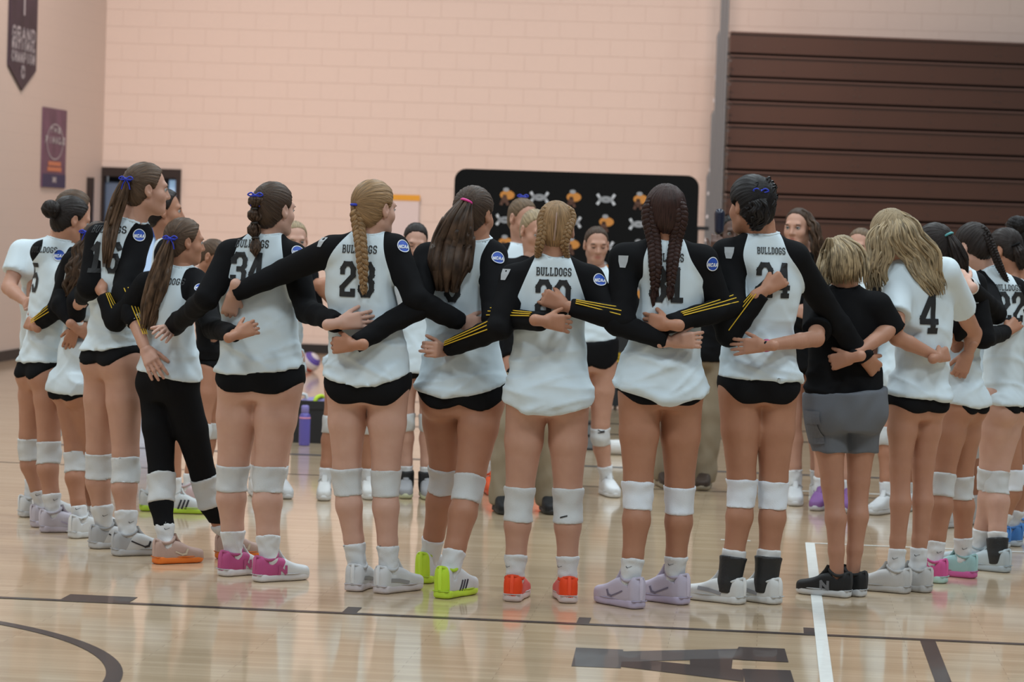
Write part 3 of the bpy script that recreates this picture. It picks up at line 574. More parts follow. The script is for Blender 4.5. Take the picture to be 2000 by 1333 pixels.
# ================================================================== PEOPLE: builders
A3 = lambda v: np.array([v[0], v[1], v[2]], float)
def nrm(v): v = np.asarray(v, float); return v/(np.linalg.norm(v)+1e-9)
PEOPLE = []
class Person: pass
def prep(sp):
    """skeleton from photo points: the feet fix the distance, everything else follows at that distance"""
    p = Person(); p.sp = sp; fa, fb = sp['feet']; p.g = [ground(f[0], f[1]) for f in fa_fb(fa, fb)]; p.hdg = [f[2] for f in (fa, fb)]
    root = (p.g[0]+p.g[1])/2; p.Y = sp.get('Y', root.y); p.yaw = -math.radians(sp.get('yaw', 0)); p.root = Vector((root.x, root.y, 0))
    # heel points -> middle of the person is a little ahead of the heels
    c, s = math.cos(p.yaw), math.sin(p.yaw); p.R = Matrix(((c, -s, 0), (s, c, 0), (0, 0, 1))); p.Ri = p.R.transposed()
    p.fwd = Vector((-s, c, 0)); off = p.fwd*.07; p.Y += off.y; p.root += off
    top = atY(*sp['top'], p.Y); p.H = top.z; p.s = p.H/1.75 if not sp.get('H') else sp['H']/1.75
    s_ = p.s; H = sp.get('H', p.H)
    P = lambda q, dd=0: p.loc(atY(q[0], q[1], p.Y+dd+(q[2] if len(q) > 2 else 0)))
    p.loc = lambda wv: A3(p.Ri @ (Vector(wv)-p.root)); p.P = P
    p.wld = lambda lv: p.root+p.R @ Vector(lv)
    mx = sp['top'][0]
    p.hip_c = P(sp['hipc']) if 'hipc' in sp else np.array([p.loc(top)[0]*.3, 0, .505*H])
    hw = .088*s_*sp.get('leg', 1)**.5
    if 'hip' in sp:
        y, xl, xr = sp['hip']; a, b = P((xl, y)), P((xr, y)); p.hip_c = np.array([(a[0]+b[0])/2, (a[1]+b[1])/2, .505*H]); pr = np.linalg.norm((a-b)[:2])/2
        cs, sn = math.cos(p.yaw), math.sin(p.yaw); p.hipa = pr/math.sqrt(cs*cs+.55*sn*sn); p.hipz = a[2]; hw = p.hipa*.5
    else: p.hipa = .165*s_*sp.get('w', 1); p.hipz = .49*H
    p.hips = [p.hip_c+np.array([-hw, 0, 0]), p.hip_c+np.array([hw, 0, 0])]
    img_right = 1 if math.cos(p.yaw) > 0 else -1      # is the image-right side this person's right?
    if img_right < 0: p.hips = p.hips[::-1]
    p.ank, p.knee, p.toe, p.heel = [], [], [], []
    for i in range(2):
        h = p.loc(p.g[i]); a = -math.radians(p.hdg[i]); d = A3(p.Ri @ Vector((-math.sin(a), math.cos(a), 0)))
        p.heel.append(h); p.toe.append(d); an = h+d*.055*s_+np.array([0, 0, .085*s_]); p.ank.append(an)
        k = (p.hips[i]*.46+an*.54); k[2] = .275*H; k[1] += .02
        if 'knees' in sp and sp['knees'][i]:
            q = sp['knees'][i]; k2 = P(q, (p.wld(k).y-p.Y)); k = k2
        p.knee.append(k)
    zs = .815*H
    if 'sh' in sp: p.sh = [P(q) for q in sp['sh']]
    else:
        w_ = .178*s_*sp.get('w', 1); nb = np.array([p.loc(top)[0]*.75, -.02, zs]); p.sh = [nb+np.array([-w_*img_right, 0, 0]), nb+np.array([w_*img_right, 0, 0])]
    p.sm = (p.sh[0]+p.sh[1])/2
    p.neck = P(sp['neck']) if 'neck' in sp else p.sm+np.array([0, -.005, .06*s_])
    p.hs = s_*sp.get('hsc', 1)*.98 if s_ < 1.06 else 1.04*sp.get('hsc', 1)
    if 'head' in sp: p.hc = P(sp['head'])
    else: p.hc = P(sp['top'])-np.array([0, 0, .124*p.hs])
    hy, hp, hr = sp.get('look', (sp.get('yaw', 0), 0, 0)); hy = -math.radians(hy)-p.yaw
    p.HR = np.array(Matrix.Rotation(hy, 3, 'Z') @ Matrix.Rotation(math.radians(-hp), 3, 'X') @ Matrix.Rotation(math.radians(hr), 3, 'Y'))
    p.H_ = H
    # torso sections (z, cx, cy, a, b)
    secs = []
    if 'jer' in sp:
        cs, sn = math.cos(p.yaw), math.sin(p.yaw)
        for j, (y, xl, xr) in enumerate(sp['jer']):
            a, b = P((xl, y)), P((xr, y)); pr = np.linalg.norm((a-b)[:2])/2; rt = (.60, .62, .66, .70, .72)[min(j, 4)]; aa = pr/math.sqrt(cs*cs+rt*rt*sn*sn)
            secs.append(((a[2]+b[2])/2, (a[0]+b[0])/2, (a[1]+b[1])/2, aa, max(aa*rt, .092*s_)))
    else:
        wd = sp.get('w', 1)*s_; xs = p.sm[0]; xh = p.hip_c[0]
        secs = [(.74*H, xs*.9+xh*.1, -.01, .158*wd, .108*wd), (.64*H, xs*.55+xh*.45, 0, .148*wd, .105*wd), (.56*H, xs*.25+xh*.75, 0, .160*wd, .115*wd), (.47*H, xh, 0, .182*wd, .135*wd)]
    zb = min(q[0] for q in secs); hz = sp.get('hem')
    p.jsecs = sorted(secs)
    # extend below the lowest section so that the hem cut decides
    lo_ = p.jsecs[0]; p.jsecs = [(lo_[0]-.14, lo_[1], lo_[2], lo_[3]*1.01, lo_[4]*1.01)]+p.jsecs
    ws = np.linalg.norm(p.sh[0]-p.sh[1])/2
    hi = p.jsecs[-1]; zsh = p.sm[2]
    p.jsecs = [q for q in p.jsecs if q[0] < zsh-.05]+[(zsh-.015, p.sm[0], p.sm[1], max(.06, ws-.012), .085*s_), (p.neck[2]+.0, (p.neck[0]), p.neck[1], .062*s_, .062*s_)]
    if hz: p.hem = [P((0, y))[2] if False else p.loc(atY(sp['top'][0]+q, y, p.Y-.12))[2] for q, y in zip((-80, 0, 80), hz)]
    else: p.hem = [.455*H]*3
    p.torso = np.array(p.jsecs, float); PEOPLE.append(p); return p
def fa_fb(a, b): return (a, b)
def inside_depth(px, py, who=None, heads=True):
    """distance (world Y) at which a sight line first meets anybody's torso or head"""
    best = None; d = ray(px, py)
    for p in (PEOPLE if who is None else who):
        ys = np.arange(p.Y-.36, p.Y+.12, .006); t = ys/d.y
        W = np.stack([CAM.x+d.x*t-p.root.x, CAM.y+d.y*t-p.root.y, CAM.z+d.z*t], 1); L = W@np.array(p.R)
        T = p.torso; zz = L[:, 2]; z0 = min(p.hem)
        if not (zz.max() < z0 or zz.min() > T[-1, 0]):
            g = lambda j: smooth_interp(zz, T[:, 0], T[:, j])
            q = ((L[:, 0]-g(1))/g(3))**2+((L[:, 1]-g(2))/g(4))**2
            ok = (q < 1) & (zz > z0) & (zz < T[-1, 0])
            if ok.any():
                y = ys[ok][0]; best = y if best is None else min(best, y)
        b_ = max(p.hipa*.7+.022, .142*p.s); q = ((L[:, 0]-p.hip_c[0])/(p.hipa+.014))**2+((L[:, 1]-p.hip_c[1])/b_)**2; ok = (q < 1) & (np.abs(zz-p.hipz) < .13)
        if ok.any(): y = ys[ok][0]; best = y if best is None else min(best, y)
        if heads:
            hh = (L-p.hc)@p.HR; q = (hh[:, 0]/.082)**2+(hh[:, 1]/.106)**2+(hh[:, 2]/.12)**2
            if (q < 1).any(): y = ys[q < 1][0]; best = y if best is None else min(best, y)
    return best
def surf(p, q, clear, dflt=-.06, who=None):
    """local point at pixel q lying 'clear' in front of whatever torso is there"""
    y = inside_depth(q[0], q[1], who if who is not None else [o for o in PEOPLE if abs(o.Y-p.Y) < .8]); Y = (y-clear) if y is not None else p.Y+dflt
    if len(q) > 2: Y += q[2]
    return p.loc(atY(q[0], q[1], Y))
LEGR = (.090, .080, .059, .053, .056, .042, .033)
def leg_prims(p, i, add=0.):
    s = p.s*p.sp.get('leg', 1); h, k, a = p.hips[i], p.knee[i], p.ank[i]; r = [q*s+add for q in LEGR]; r[6] = LEGR[6]*p.s+add
    back = np.array([0, -.013, 0]); th = lambda t: h+(k-h)*t; sh_ = lambda t: k+(a-k)*t
    pts = [h+np.array([0, -.005, -.01]), th(.40)+back*.3, th(.86), k, sh_(.27)+back, sh_(.66)+back*.4, a]
    return [(pts[j], pts[j+1], r[j], r[j+1]) for j in range(6)]
def add_leg(f, p, i, add=0., k=.018):
    for a, b, ra, rb in leg_prims(p, i, add): f.cone(a, b, ra, rb, k)
def arm_prims(p, i, add=0., bulk=1.):
    s = p.s*p.sp.get('arm', 1); S, E, Wr = p.arms[i][:3]; r = [.047*s*bulk+add, .039*s*bulk+add, .037*s+add, .024*s+add]
    m = E+(Wr-E)*.3
    return [(S, E, r[0], r[1]), (E, m, r[1], r[2]), (m, Wr, r[2], r[3])]
def setup_arms(p):
    p.arms = []; sp = p.sp; img_right = 1 if math.cos(p.yaw) > 0 else -1
    for i in range(2):
        ar = sp.get('arms', (None, None))[i]; S = p.sh[i].copy(); sgn = np.sign(p.sh[i][0]-p.sm[0])
        S = S+np.array([-sgn*.012, 0, -.022])
        if ar is None:      # arm out around the neighbour's back
            E = S+np.array([sgn*.13, -.10, -.25])*p.s; Wr = E+np.array([sgn*.17, -.13, -.02])*p.s; Tp = Wr+np.array([sgn*.15, -.06, .0]); cu = .3
        elif ar == 'fwd': E = S+np.array([sgn*.02, .14, -.25])*p.s; Wr = E+np.array([-sgn*.10, .20, .02])*p.s; Tp = Wr+np.array([-sgn*.08, .12, 0]); cu = .4
        elif ar == 'down':
            E = S+np.array([sgn*.05, -.02, -.29])*p.s; Wr = E+np.array([sgn*.0, .07, -.23])*p.s; Tp = Wr+np.array([0, .04, -.16]); cu = .4
        else:
            e, w_, t_ = ar[:3]; cu = ar[3] if len(ar) > 3 else .35; who = None
            E = surf(p, e, .06, -.10); Wr = surf(p, w_, .04, -.14); Tp = surf(p, t_, .024, -.16); near = [o for o in PEOPLE if abs(o.Y-p.Y) < .8]
            eY, wY, tY = p.wld(E).y, p.wld(Wr).y, p.wld(Tp).y
            for _ in range(4):
                for t in (.12, .3, .5, .7, .88):
                    y = inside_depth(e[0]+(w_[0]-e[0])*t, e[1]+(w_[1]-e[1])*t, near)
                    if y is not None:
                        ex = eY+(wY-eY)*t-(y-.052+.012*t)
                        if ex > 0: eY -= ex*min(1, 1.6*(1-t)); wY -= ex*min(1, 1.6*t)
            if tY-wY > .09: tY = wY+.09
            E = p.loc(atY(e[0], e[1], eY)); Wr = p.loc(atY(w_[0], w_[1], wY)); Tp = p.loc(atY(t_[0], t_[1], tY))
        L = p.s*.30
        p.arms.append((S, E, Wr, Tp, cu, ar[4] if ar is not None and ar not in ('down', 'fwd') and len(ar) > 4 else None))
def hand(p, i):
    S, E, Wr, Tp, cu, opt = p.arms[i]; s = p.s*p.sp.get('arm', 1)*.97; X = nrm(Tp-Wr)
    tocam = nrm(A3(p.Ri @ Vector((0, -1, .05)))); N = tocam
    if p.sp.get('arms', (None, None))[i] in (None, 'down', 'fwd'): N = nrm(np.array([np.sign(S[0]-p.sm[0]), -.3, .2]))
    N = nrm(N-X*(N@X)); Yt = np.cross(N, X); 
    if opt == 'thumbdown': Yt = -Yt if Yt[2] > 0 else Yt
    elif Yt[2] < 0: Yt = -Yt
    if abs(Yt[2]) < .35: Yt = Yt*(1 if (opt != 'flip') else -1)
    f = Field(); pt = lambda x, y, z: Wr+(X*x+Yt*y+N*z)*s
    f.cone(Wr-X*.05*s, pt(.012, 0, 0), .026*s, .022*s, .01)
    for y0, y1, r in ((.022, .028, .0125), (.008, .010, .013), (-.007, -.009, .013), (-.021, -.026, .012)): f.cone(pt(.012, y0*.75, 0), pt(.088, y1, .002), .0145*s, r*s, .012)
    L = ((.044, .026, .021), (.047, .029, .022), (.044, .027, .021), (.035, .021, .019)); r_ = np.random.RandomState(int(abs(Wr[0]*1000)) % 1000)
    for (y0, sp_), ls in zip(((.028, .10), (.0095, .03), (-.0095, -.04), (-.027, -.13)), L):
        ang = 0.; b = pt(.088, y0, .002); c = cu*(1+r_.uniform(-.15, .25)); spread = sp_*(1.3-min(cu, 1.2))
        for j, l in enumerate(ls):
            ang += c*(.9, 1.15, .7)[j]; d = X*math.cos(ang)*math.cos(spread)+Yt*math.sin(spread)*math.cos(ang)-N*math.sin(ang)
            e = b+d*l*s; f.cone(b, e, (.0092-.0007*j)*s, (.0085-.0007*j)*s, .004); b = e
    b = pt(.022, .022, -.004); d1 = nrm(X*.80+Yt*.50-N*.30); e = b+d1*.045*s; f.cone(b, e, .0145*s, .0105*s, .010); d2 = nrm(X*.86+Yt*.35-N*(.25+.3*min(cu, 1))); m2 = e+d2*.030*s; f.cone(e, m2, .0105*s, .0095*s, .004); f.cone(m2, m2+d2*.022*s, .0095*s, .008*s, .004)
    return f.build(.0046 if p.front else .006, smooth=1)
def head_field(p, f, face=True):
    s = p.hs; R = p.HR; W = lambda x, y, z: p.hc+R@(np.array([x, y, z])*s); E = lambda c, r, k, sub=False: f.ell(W(*c), np.array(r)*s, k*s, R, sub)
    E((0, -.012, .028), (.074, .094, .088), .01); E((0, .028, -.038), (.057, .064, .074), .03); f.cone(W(-.012, .066, -.092), W(.012, .066, -.092), .019*s, .019*s, .03*s)
    for q in (-1, 1):
        E((q*.037, .054, -.028), (.027, .026, .026), .025); f.cone(W(q*.045, .0, -.062), W(q*.016, .058, -.088), .018*s, .018*s, .03*s)
    # neck follows the spine
    f.cone(p.neck-np.array([0, .0, .035]), W(0, -.022, -.055), .056*p.s, .051*s, .03)
    if face:
        f.cone(W(-.034, .078, .022), W(.034, .078, .022), .013*s, .013*s, .02*s)
        for q in (-1, 1): E((q*.032, .100, .003), (.020, .016, .013), .014, True)
        f.cone(W(0, .086, .008), W(0, .104, -.030), .008*s, .0115*s, .012*s)
        for q in (-1, 1): f.cone(W(q*.011, .094, -.034), W(q*.012, .092, -.034), .008*s, .008*s, .006*s)
        f.cone(W(-.018, .083, -.0605), W(.018, .083, -.0605), .0075*s, .0075*s, .006*s); f.cone(W(-.015, .0835, -.0725), W(.015, .0835, -.0725), .008*s, .008*s, .006*s)
        f.cone(W(-.022, .0955, -.0665), W(.022, .0955, -.0665), .0028*s, .0028*s, .004*s, True)
    for q in (-1, 1):
        Re = R@np.array(Matrix.Rotation(q*-.30, 3, 'Z') @ Matrix.Rotation(.18, 3, 'X'))
        f.ell(W(q*.078, -.008, -.004), np.array([.010, .019, .031])*s, .006*s, Re); f.ell(W(q*.089, -.004, .001), np.array([.009, .010, .019])*s, .004*s, Re, True)
        E((q*.076, .0, -.030), (.008, .010, .011), .008)
def build_body(p):
    sp = p.sp; f = Field(); s = p.s; h = .0095 if p.front else .012
    # torso under the clothes
    T = [(z, cx, cy, max(a-.036, .05), max(b-.036, .045)) for z, cx, cy, a, b in p.jsecs if z > p.hipz+.10]
    T = [(p.hipz-.08, p.hip_c[0], p.hip_c[1], p.hipa*.80, p.hipa*.56), (p.hipz, p.hip_c[0], p.hip_c[1], p.hipa-.006, p.hipa*.66), (p.hipz+.06, p.hip_c[0], p.hip_c[1], p.hipa*.86, p.hipa*.58)]+T
    f.tube(T, .03)
    for i in range(2):
        f.cone(p.neck-np.array([0, 0, .05]), p.arms[i][0], .05*s, .044*s, .03)
        gl = p.hips[i]+np.array([0, -.045, -.0]); gl[2] = p.hipz-.01; f.ell(gl, np.array([.082, .075, .085])*s*sp.get('leg', 1), .03)
        add_leg(f, p, i); 
        for a, b, ra, rb in arm_prims(p, i): f.cone(a, b, ra, rb, .012)
        f.cone(p.ank[i], p.ank[i]-np.array([0, 0, .05*s]), .033*s, .027*s, .01)
    zn = p.neck[2]-.01; f.cone(p.neck-np.array([0, 0, .06]), p.neck+np.array([0, 0, .03]), .056*s, .054*s, .02)
    parts = [f.build(h)]
    g = Field(); head_field(p, g, sp.get('face', False)); hv, hq = g.build(.0046 if sp.get('face') else .0075); parts.append((hv, hq)); nb = len(parts[0][0])
    for i in range(2):
        if not sp.get('nohands'): parts.append(hand(p, i))
    V, Q = joinq(parts); lip = np.zeros(len(V), np.float32)
    if sp.get('face'):
        L = ((hv-p.hc)@p.HR)/p.hs; d = np.sqrt((L[:, 0]/.024)**2+((L[:, 2]+.0665)/.013)**2); lip[nb:nb+len(hv)] = np.where((L[:, 1] > .07), np.clip(1.35-d, 0, 1)*.8, 0)
    o = mesh('body', V, Q, skin(*SKIN[sp.get('skin', 'fair')]), p.obj, attrs={'lip': lip}); p.body = o
    return o
SKIN = {'fair': ('fair_skin', (.50, .275, .195)), 'tan': ('tan_skin', (.41, .195, .118)), 'warm': ('warm_skin', (.45, .225, .145)), 'pale': ('pale_skin', (.56, .33, .25)), 'dark': ('dark_skin', (.10, .05, .035))}
def build_face(p, hcol):
    s = p.hs; R = p.HR; W = lambda x, y, z: p.hc+R@(np.array([x, y, z])*s); down = p.sp.get('eyes') == 'down'
    hm = plain('brow_'+hcol, tuple(c*.7 for c in HAIR[hcol]), .6)
    for q in (-1, 1):
        v, qd = sphere(W(q*.032, .0745, .003), .0135*s); mesh('eye', v, qd, plain('eye_white', (.42, .40, .39), .25) if not down else skin(*SKIN[p.sp.get('skin', 'fair')]), p.obj)
        if not down:
            v, qd = sphere(W(q*.032, .0835, .0025), .0062*s); mesh('iris', v, qd, plain('dark_iris', (.02, .012, .008), .15), p.obj)
        zz = -.004 if down else .0065
        v, qd = tube_mesh([W(q*(.032+t*.0145), .0885-.006*t*t, zz-(.004*t*t if not down else -.003*t*t)) for t in np.linspace(-1, 1, 7)], np.array([.0006, .0014, .0018, .002, .0018, .0014, .0006])*s, 6); mesh('eyelash', v, qd, plain('lash', (.015, .01, .008), .6), p.obj)
        v, qd = tube_mesh([W(q*(.033+t*.019), .0895-.009*t*t+.001, .0225-.004*t*t+.001*t) for t in np.linspace(-1, 1, 7)], np.array([.0012, .0022, .003, .003, .0026, .0018, .0008])*s, 6); mesh('eyebrow', v, qd, hm, p.obj)
def sphere(c, r, n=10):
    V = []; Q = []
    for i in range(n+1):
        for j in range(2*n): t, q = math.pi*i/n, math.pi*j/n; V.append(c+r*np.array([math.sin(t)*math.cos(q), math.sin(t)*math.sin(q), math.cos(t)]))
    for i in range(n):
        for j in range(2*n): Q.append((i*2*n+j, (i+1)*2*n+j, (i+1)*2*n+(j+1) % (2*n), i*2*n+(j+1) % (2*n)))
    return np.array(V), np.array(Q)
# ---------------------------------------------------------------- clothes
def hem_fn(p):
    x0 = p.hip_c[0]; a = p.hipa; l, m_, r = p.hem; sg = 1 if math.cos(p.yaw) > 0 else -1
    def fn(X, Y, Z):
        t = np.clip((X-x0)*sg/a, -1.3, 1.3); z = m_+(r-l)/2*t+((l+r)/2-m_)*t*t+.0*Y; return z-Z
    return fn
def build_jersey(p):
    sp = p.sp; s = p.s; h = .0095 if p.front else .013; kind = sp.get('top_kind', 'jersey'); f = Field()
    f.tube(p.jsecs, .02)
    for i in range(2): f.cone(p.neck-np.array([0, .0, .045]), p.arms[i][0]+np.array([0, 0, .004]), .052*s, .056*s, .035)
    short = kind in ('tee', 'polo'); bulk = 1.12 if not short else 1.18
    slv = []
    for i in range(2):
        pr = arm_prims(p, i, .011, bulk)
        if kind == 'vest': pr = []
        elif short:
            a, b, ra, rb = pr[0]; fr = sp.get('sleeve', .62); fr = fr[i] if isinstance(fr, tuple) else fr; e = a+(b-a)*fr; pr = [(a, e, ra+.004, rb+.013)]
        else:
            a, b, ra, rb = pr[2]; fr = sp.get('cuff', .88); pr[2] = (a, a+(b-a)*fr, ra, rb+.004)
        slv.append(pr)
        for j, (a, b, ra, rb) in enumerate(pr): f.cone(a, b, ra, rb, .03 if j == 0 else .012)
    f.tube([(p.hipz-.12, p.hip_c[0], p.hip_c[1], p.hipa*.9+.014, p.hipa*.62+.02), (p.hipz, p.hip_c[0], p.hip_c[1], p.hipa+.010, p.hipa*.70+.018), (p.hipz+.14, p.hip_c[0], p.hip_c[1], p.hipa*.86, p.hipa*.6)], .03)
    for i in range(2):
        gl = p.hips[i]+np.array([0, -.045, 0]); gl[2] = p.hipz-.01; f.ell(gl, np.array([.082, .075, .10])*s*sp.get('leg', 1)+.019, .04)
    f.cut(hem_fn(p))
    # flat cuffs
    for i in range(2):
        if not slv[i]: continue
        a, b, ra, rb = slv[i][-1]; d = nrm(b-a); b2 = b.copy(); R2 = rb+.03
        def cuff(X, Y, Z, b2=b2, d=d, R2=R2):
            q = (X-b2[0])*d[0]+(Y-b2[1])*d[1]+(Z-b2[2])*d[2]; r = np.sqrt((X-b2[0])**2+(Y-b2[1])**2+(Z-b2[2])**2); return np.where(r < R2*1.6, q, -1.).astype(np.float32)
        f.cut(cuff)
    nk = p.neck; W = p.hc+p.HR@np.array([0, -.02, -.06]); f.cone(nk+np.array([0, 0, -.008]), nk+nrm(W-nk+np.array([0, 0, .05]))*.09, .062*s, .072*s, .006, True)
    V, Q = f.build(h); seed = int(sp['top'][0]); lowf = np.clip((p.sm[2]-V[:, 2])/.35, .25, 1)
    V2 = wrinkle(V, Q, .0034, seed, (.09, .26)); V2 = wrinkle(V2, Q, .0012, seed+5, (.04, .09)); V2 = folds(V2, Q, .0115, seed+2, p.hipz, p.sm[2]-.08); V = V+(V2-V)*lowf[:, None]
    attrs = {}; mat = M_JERSEY
    if kind == 'jersey':
        za = p.sm[2]-.112*s; zn = p.neck[2]+.02; T = p.torso; g = lambda z, j: smooth_interp(z, T[:, 0], T[:, j]); z = V[:, 2].astype(np.float32)
        cx = g(np.clip(z, T[0, 0], T[-1, 0]), 1); xa = float(smooth_interp(np.array([za]), T[:, 0], T[:, 3])[0])*.97; tt = np.clip((zn-z)/(zn-za), 0, 1.2)
        rag = np.abs(V[:, 0]-cx)-(.058*s+(xa-.058*s)*tt**.9)
        def dcone(a, b, ra, rb):
            ab = b-a; t = np.clip(((V-a)@ab)/max(ab@ab, 1e-9), 0, 1); return np.linalg.norm(V-a-t[:, None]*ab, axis=1)-(ra+t*(rb-ra))
        da = np.min([dcone(*c) for pr in slv for c in pr], axis=0); zc = np.clip(z, T[0, 0], T[-1, 0]); k0 = np.sqrt(((V[:, 0]-cx)/g(zc, 3))**2+((V[:, 1]-g(zc, 2))/g(zc, 4))**2); dt = (k0-1)*g(zc, 4)
        low = dt-da-.004; wz = np.clip((z-za)/.03+.5, 0, 1); attrs['sleeve'] = np.maximum(low*(1-wz)+rag*wz, np.minimum(dt-.028, .03-da))
    elif kind in ('tee', 'vest'): mat = M_WHITEC
    else: mat = M_BLACK
    if kind == 'libero': mat = M_BLACK
    o = mesh('jersey' if kind in ('jersey', 'vest', 'libero') else 'shirt', V, Q, mat, p.obj, attrs=attrs); p.jersey = o; p.slv = slv
    p.jbvh = BVHTree.FromPolygons([tuple(v) for v in V.tolist()], Q.tolist())
    if kind != 'polo' or True:
        W2 = p.hc+p.HR@np.array([0, -.02, -.06]); ax = nrm(W2-nk+np.array([0, 0, .05])); u = nrm(np.cross(ax, [0., 1., 0.])); v_ = np.cross(ax, u); pts = []
        for t in np.linspace(0, 2*math.pi, 25):
            dd = math.cos(t)*u+math.sin(t)*v_; hitp = p.jbvh.ray_cast(Vector(nk+ax*.30+dd*.0665*s), Vector(-ax), .5); pts.append(np.array(hitp[0]) if hitp[0] is not None else nk+dd*.066*s)
        pts = np.array(pts); z_ = pts@ax; ok = np.abs(z_-np.median(z_)) < .05; pts[~ok] += np.outer(np.median(z_)-z_[~ok], ax)
        for _ in range(2): pts[1:-1] = (pts[:-2]+pts[1:-1]*2+pts[2:])/4
        v, q = tube_mesh(pts, .0062, 8); mesh('collar', v, q, M_BLACK if mat is M_BLACK else M_WHITEC, o)
    return o
def build_bottoms(p):
    sp = p.sp; kind = sp.get('bottom', 'shorts'); s = p.s; h = .0095 if p.front else .013; f = Field(); H = p.H_
    add = {'shorts': .007, 'leggings': .006, 'cargo': .03, 'pants': .022}[kind]
    zt = max(p.hem)+.10; hf = hem_fn(p); zc = p.hipz-.13*s
    f.tube([(p.hipz-.09, p.hip_c[0], p.hip_c[1], p.hipa*.80+add, p.hipa*.56+add), (p.hipz, p.hip_c[0], p.hip_c[1], p.hipa+add*.6, p.hipa*.70+add), (zt+.1, p.hip_c[0], p.hip_c[1], p.hipa*.9, p.hipa*.62)], .03)
    for i in range(2):
        gl = p.hips[i]+np.array([0, -.045, 0]); gl[2] = p.hipz-.01; f.ell(gl, np.array([.082, .075, .085])*s*sp.get('leg', 1)+add, .03)
        if kind == 'pants':
            h_, k, a = p.hips[i], p.knee[i], p.ank[i]; f.cone(h_, k, .108*s, .082*s, .03); f.cone(k, a-np.array([0, 0, .03]), .082*s, .072*s, .03)
        elif kind == 'cargo': f.cone(p.hips[i], p.hips[i]+(p.knee[i]-p.hips[i])*1.0, .090*s, .088*s, .012)
        else: add_leg(f, p, i, add)
    f.cut(lambda X, Y, Z: -hf(X, Y, Z)-.012)
    if kind == 'shorts':
        ys, yl, yc = sp.get('short', (None, None, None))
        if ys: zs, zl, zc_ = [p.loc(atY(sp['top'][0], y, p.Y-.08))[2] for y in (ys, yl, yc)]
        else: zl = min(p.hem)-.045; zs = zl+.03; zc_ = zl+.015
        x0 = p.hip_c[0]; w_ = p.hipa
        def cf(X, Y, Z):
            a = np.abs(X-x0)/w_; z = np.where(a > .5, zl+(zs-zl)*((a-.5)*2)**2, zl+(zc_-zl)*((.5-a)*2)**2); return z-Z+0*Y
        f.cut(cf)
    elif kind == 'cargo':
        zl = p.loc(atY(sp['top'][0], sp['short'][0], p.Y))[2]; f.cut(lambda X, Y, Z: zl-Z+0*X+0*Y)
    elif kind == 'leggings':
        zl = p.ank[0][2]+.098*s; f.cut(lambda X, Y, Z: zl-Z+0*X+0*Y)
    else: f.cut(lambda X, Y, Z: .035-Z+0*X+0*Y)
    V, Q = f.build(h)
    if kind in ('cargo', 'pants'): V = wrinkle(V, Q, .005, 7)
    mat = {'shorts': M_BLACK, 'leggings': M_BLACK, 'cargo': plain('grey_cargo_cotton', (.125, .135, .155), .85, bump=.3, bscale=600), 'pants': plain('khaki_cotton', (.27, .215, .145), .85, bump=.3, bscale=600)}[sp.get('bot_mat', kind)]
    o = mesh({'cargo': 'cargo_shorts', 'pants': 'trousers'}.get(kind, kind), V, Q, mat, p.obj); p.bot = o; p.bbvh = BVHTree.FromPolygons([tuple(v) for v in V.tolist()], Q.tolist())
    return o
def slab(a, d, lo, hi):
    def fn(X, Y, Z):
        q = (X-a[0])*d[0]+(Y-a[1])*d[1]+(Z-a[2])*d[2]; return np.maximum(lo-q, q-hi).astype(np.float32)
    return fn
def build_legwear(p):
    sp = p.sp; s = p.s; h = .0075 if p.front else .01; p.wear = []
    for i in range(2):
        if sp.get('pads', True):
            k = p.knee[i]; up = nrm(p.hips[i]-p.ank[i]); f = Field(); add_leg(f, p, i, .006 if sp.get('bottom') != 'leggings' else .012)
            f.ell(k+np.array([0, .022, -.01]), np.array([.043, .042, .06])*s, .03)
            t, b = sp.get('padz', (.055, .062)); f.cut(slab(k, up, -b*s, t*s)); lo = k-.16; hi = k+.16; V, Q = f.build(h, (lo, hi)); V = wrinkle(V, Q, .0022, 3+i, (.05, .12))
            o = mesh('knee_pad', V, Q, sp.get('padm', M_PAD), p.obj); p.wear.append((o, BVHTree.FromPolygons(V.tolist(), Q.tolist())))
        if sp.get('socks', True):
            a = p.ank[i]; up = nrm(p.knee[i]-a); f = Field(); add_leg(f, p, i, .006); f.cone(a, a-np.array([0, 0, .04*s]), .039*s, .032*s, .01)
            top = sp.get('sockh', .115)*s; f.cut(slab(a, up, -.042, top)); V, Q = f.build(h, (a-.13, a+np.array([.13, .13, .16]))); V = wrinkle(V, Q, .0018, 9+i, (.03, .07))
            o = mesh('sock', V, Q, M_SOCK, p.obj); p.wear.append((o, BVHTree.FromPolygons(V.tolist(), Q.tolist())))
            if sp.get('brace') in (i, 2):
                f = Field(); add_leg(f, p, i, .017); f.cone(a, a-np.array([0, 0, .05*s]), .05*s, .048*s, .01); f.cut(slab(a, up, -.05, top-.03)); V, Q = f.build(h, (a-.14, a+np.array([.14, .14, .15]))); mesh('ankle_brace', V, Q, plain('black_brace', (.015, .015, .016), .55, bump=.4, bscale=90), p.obj)
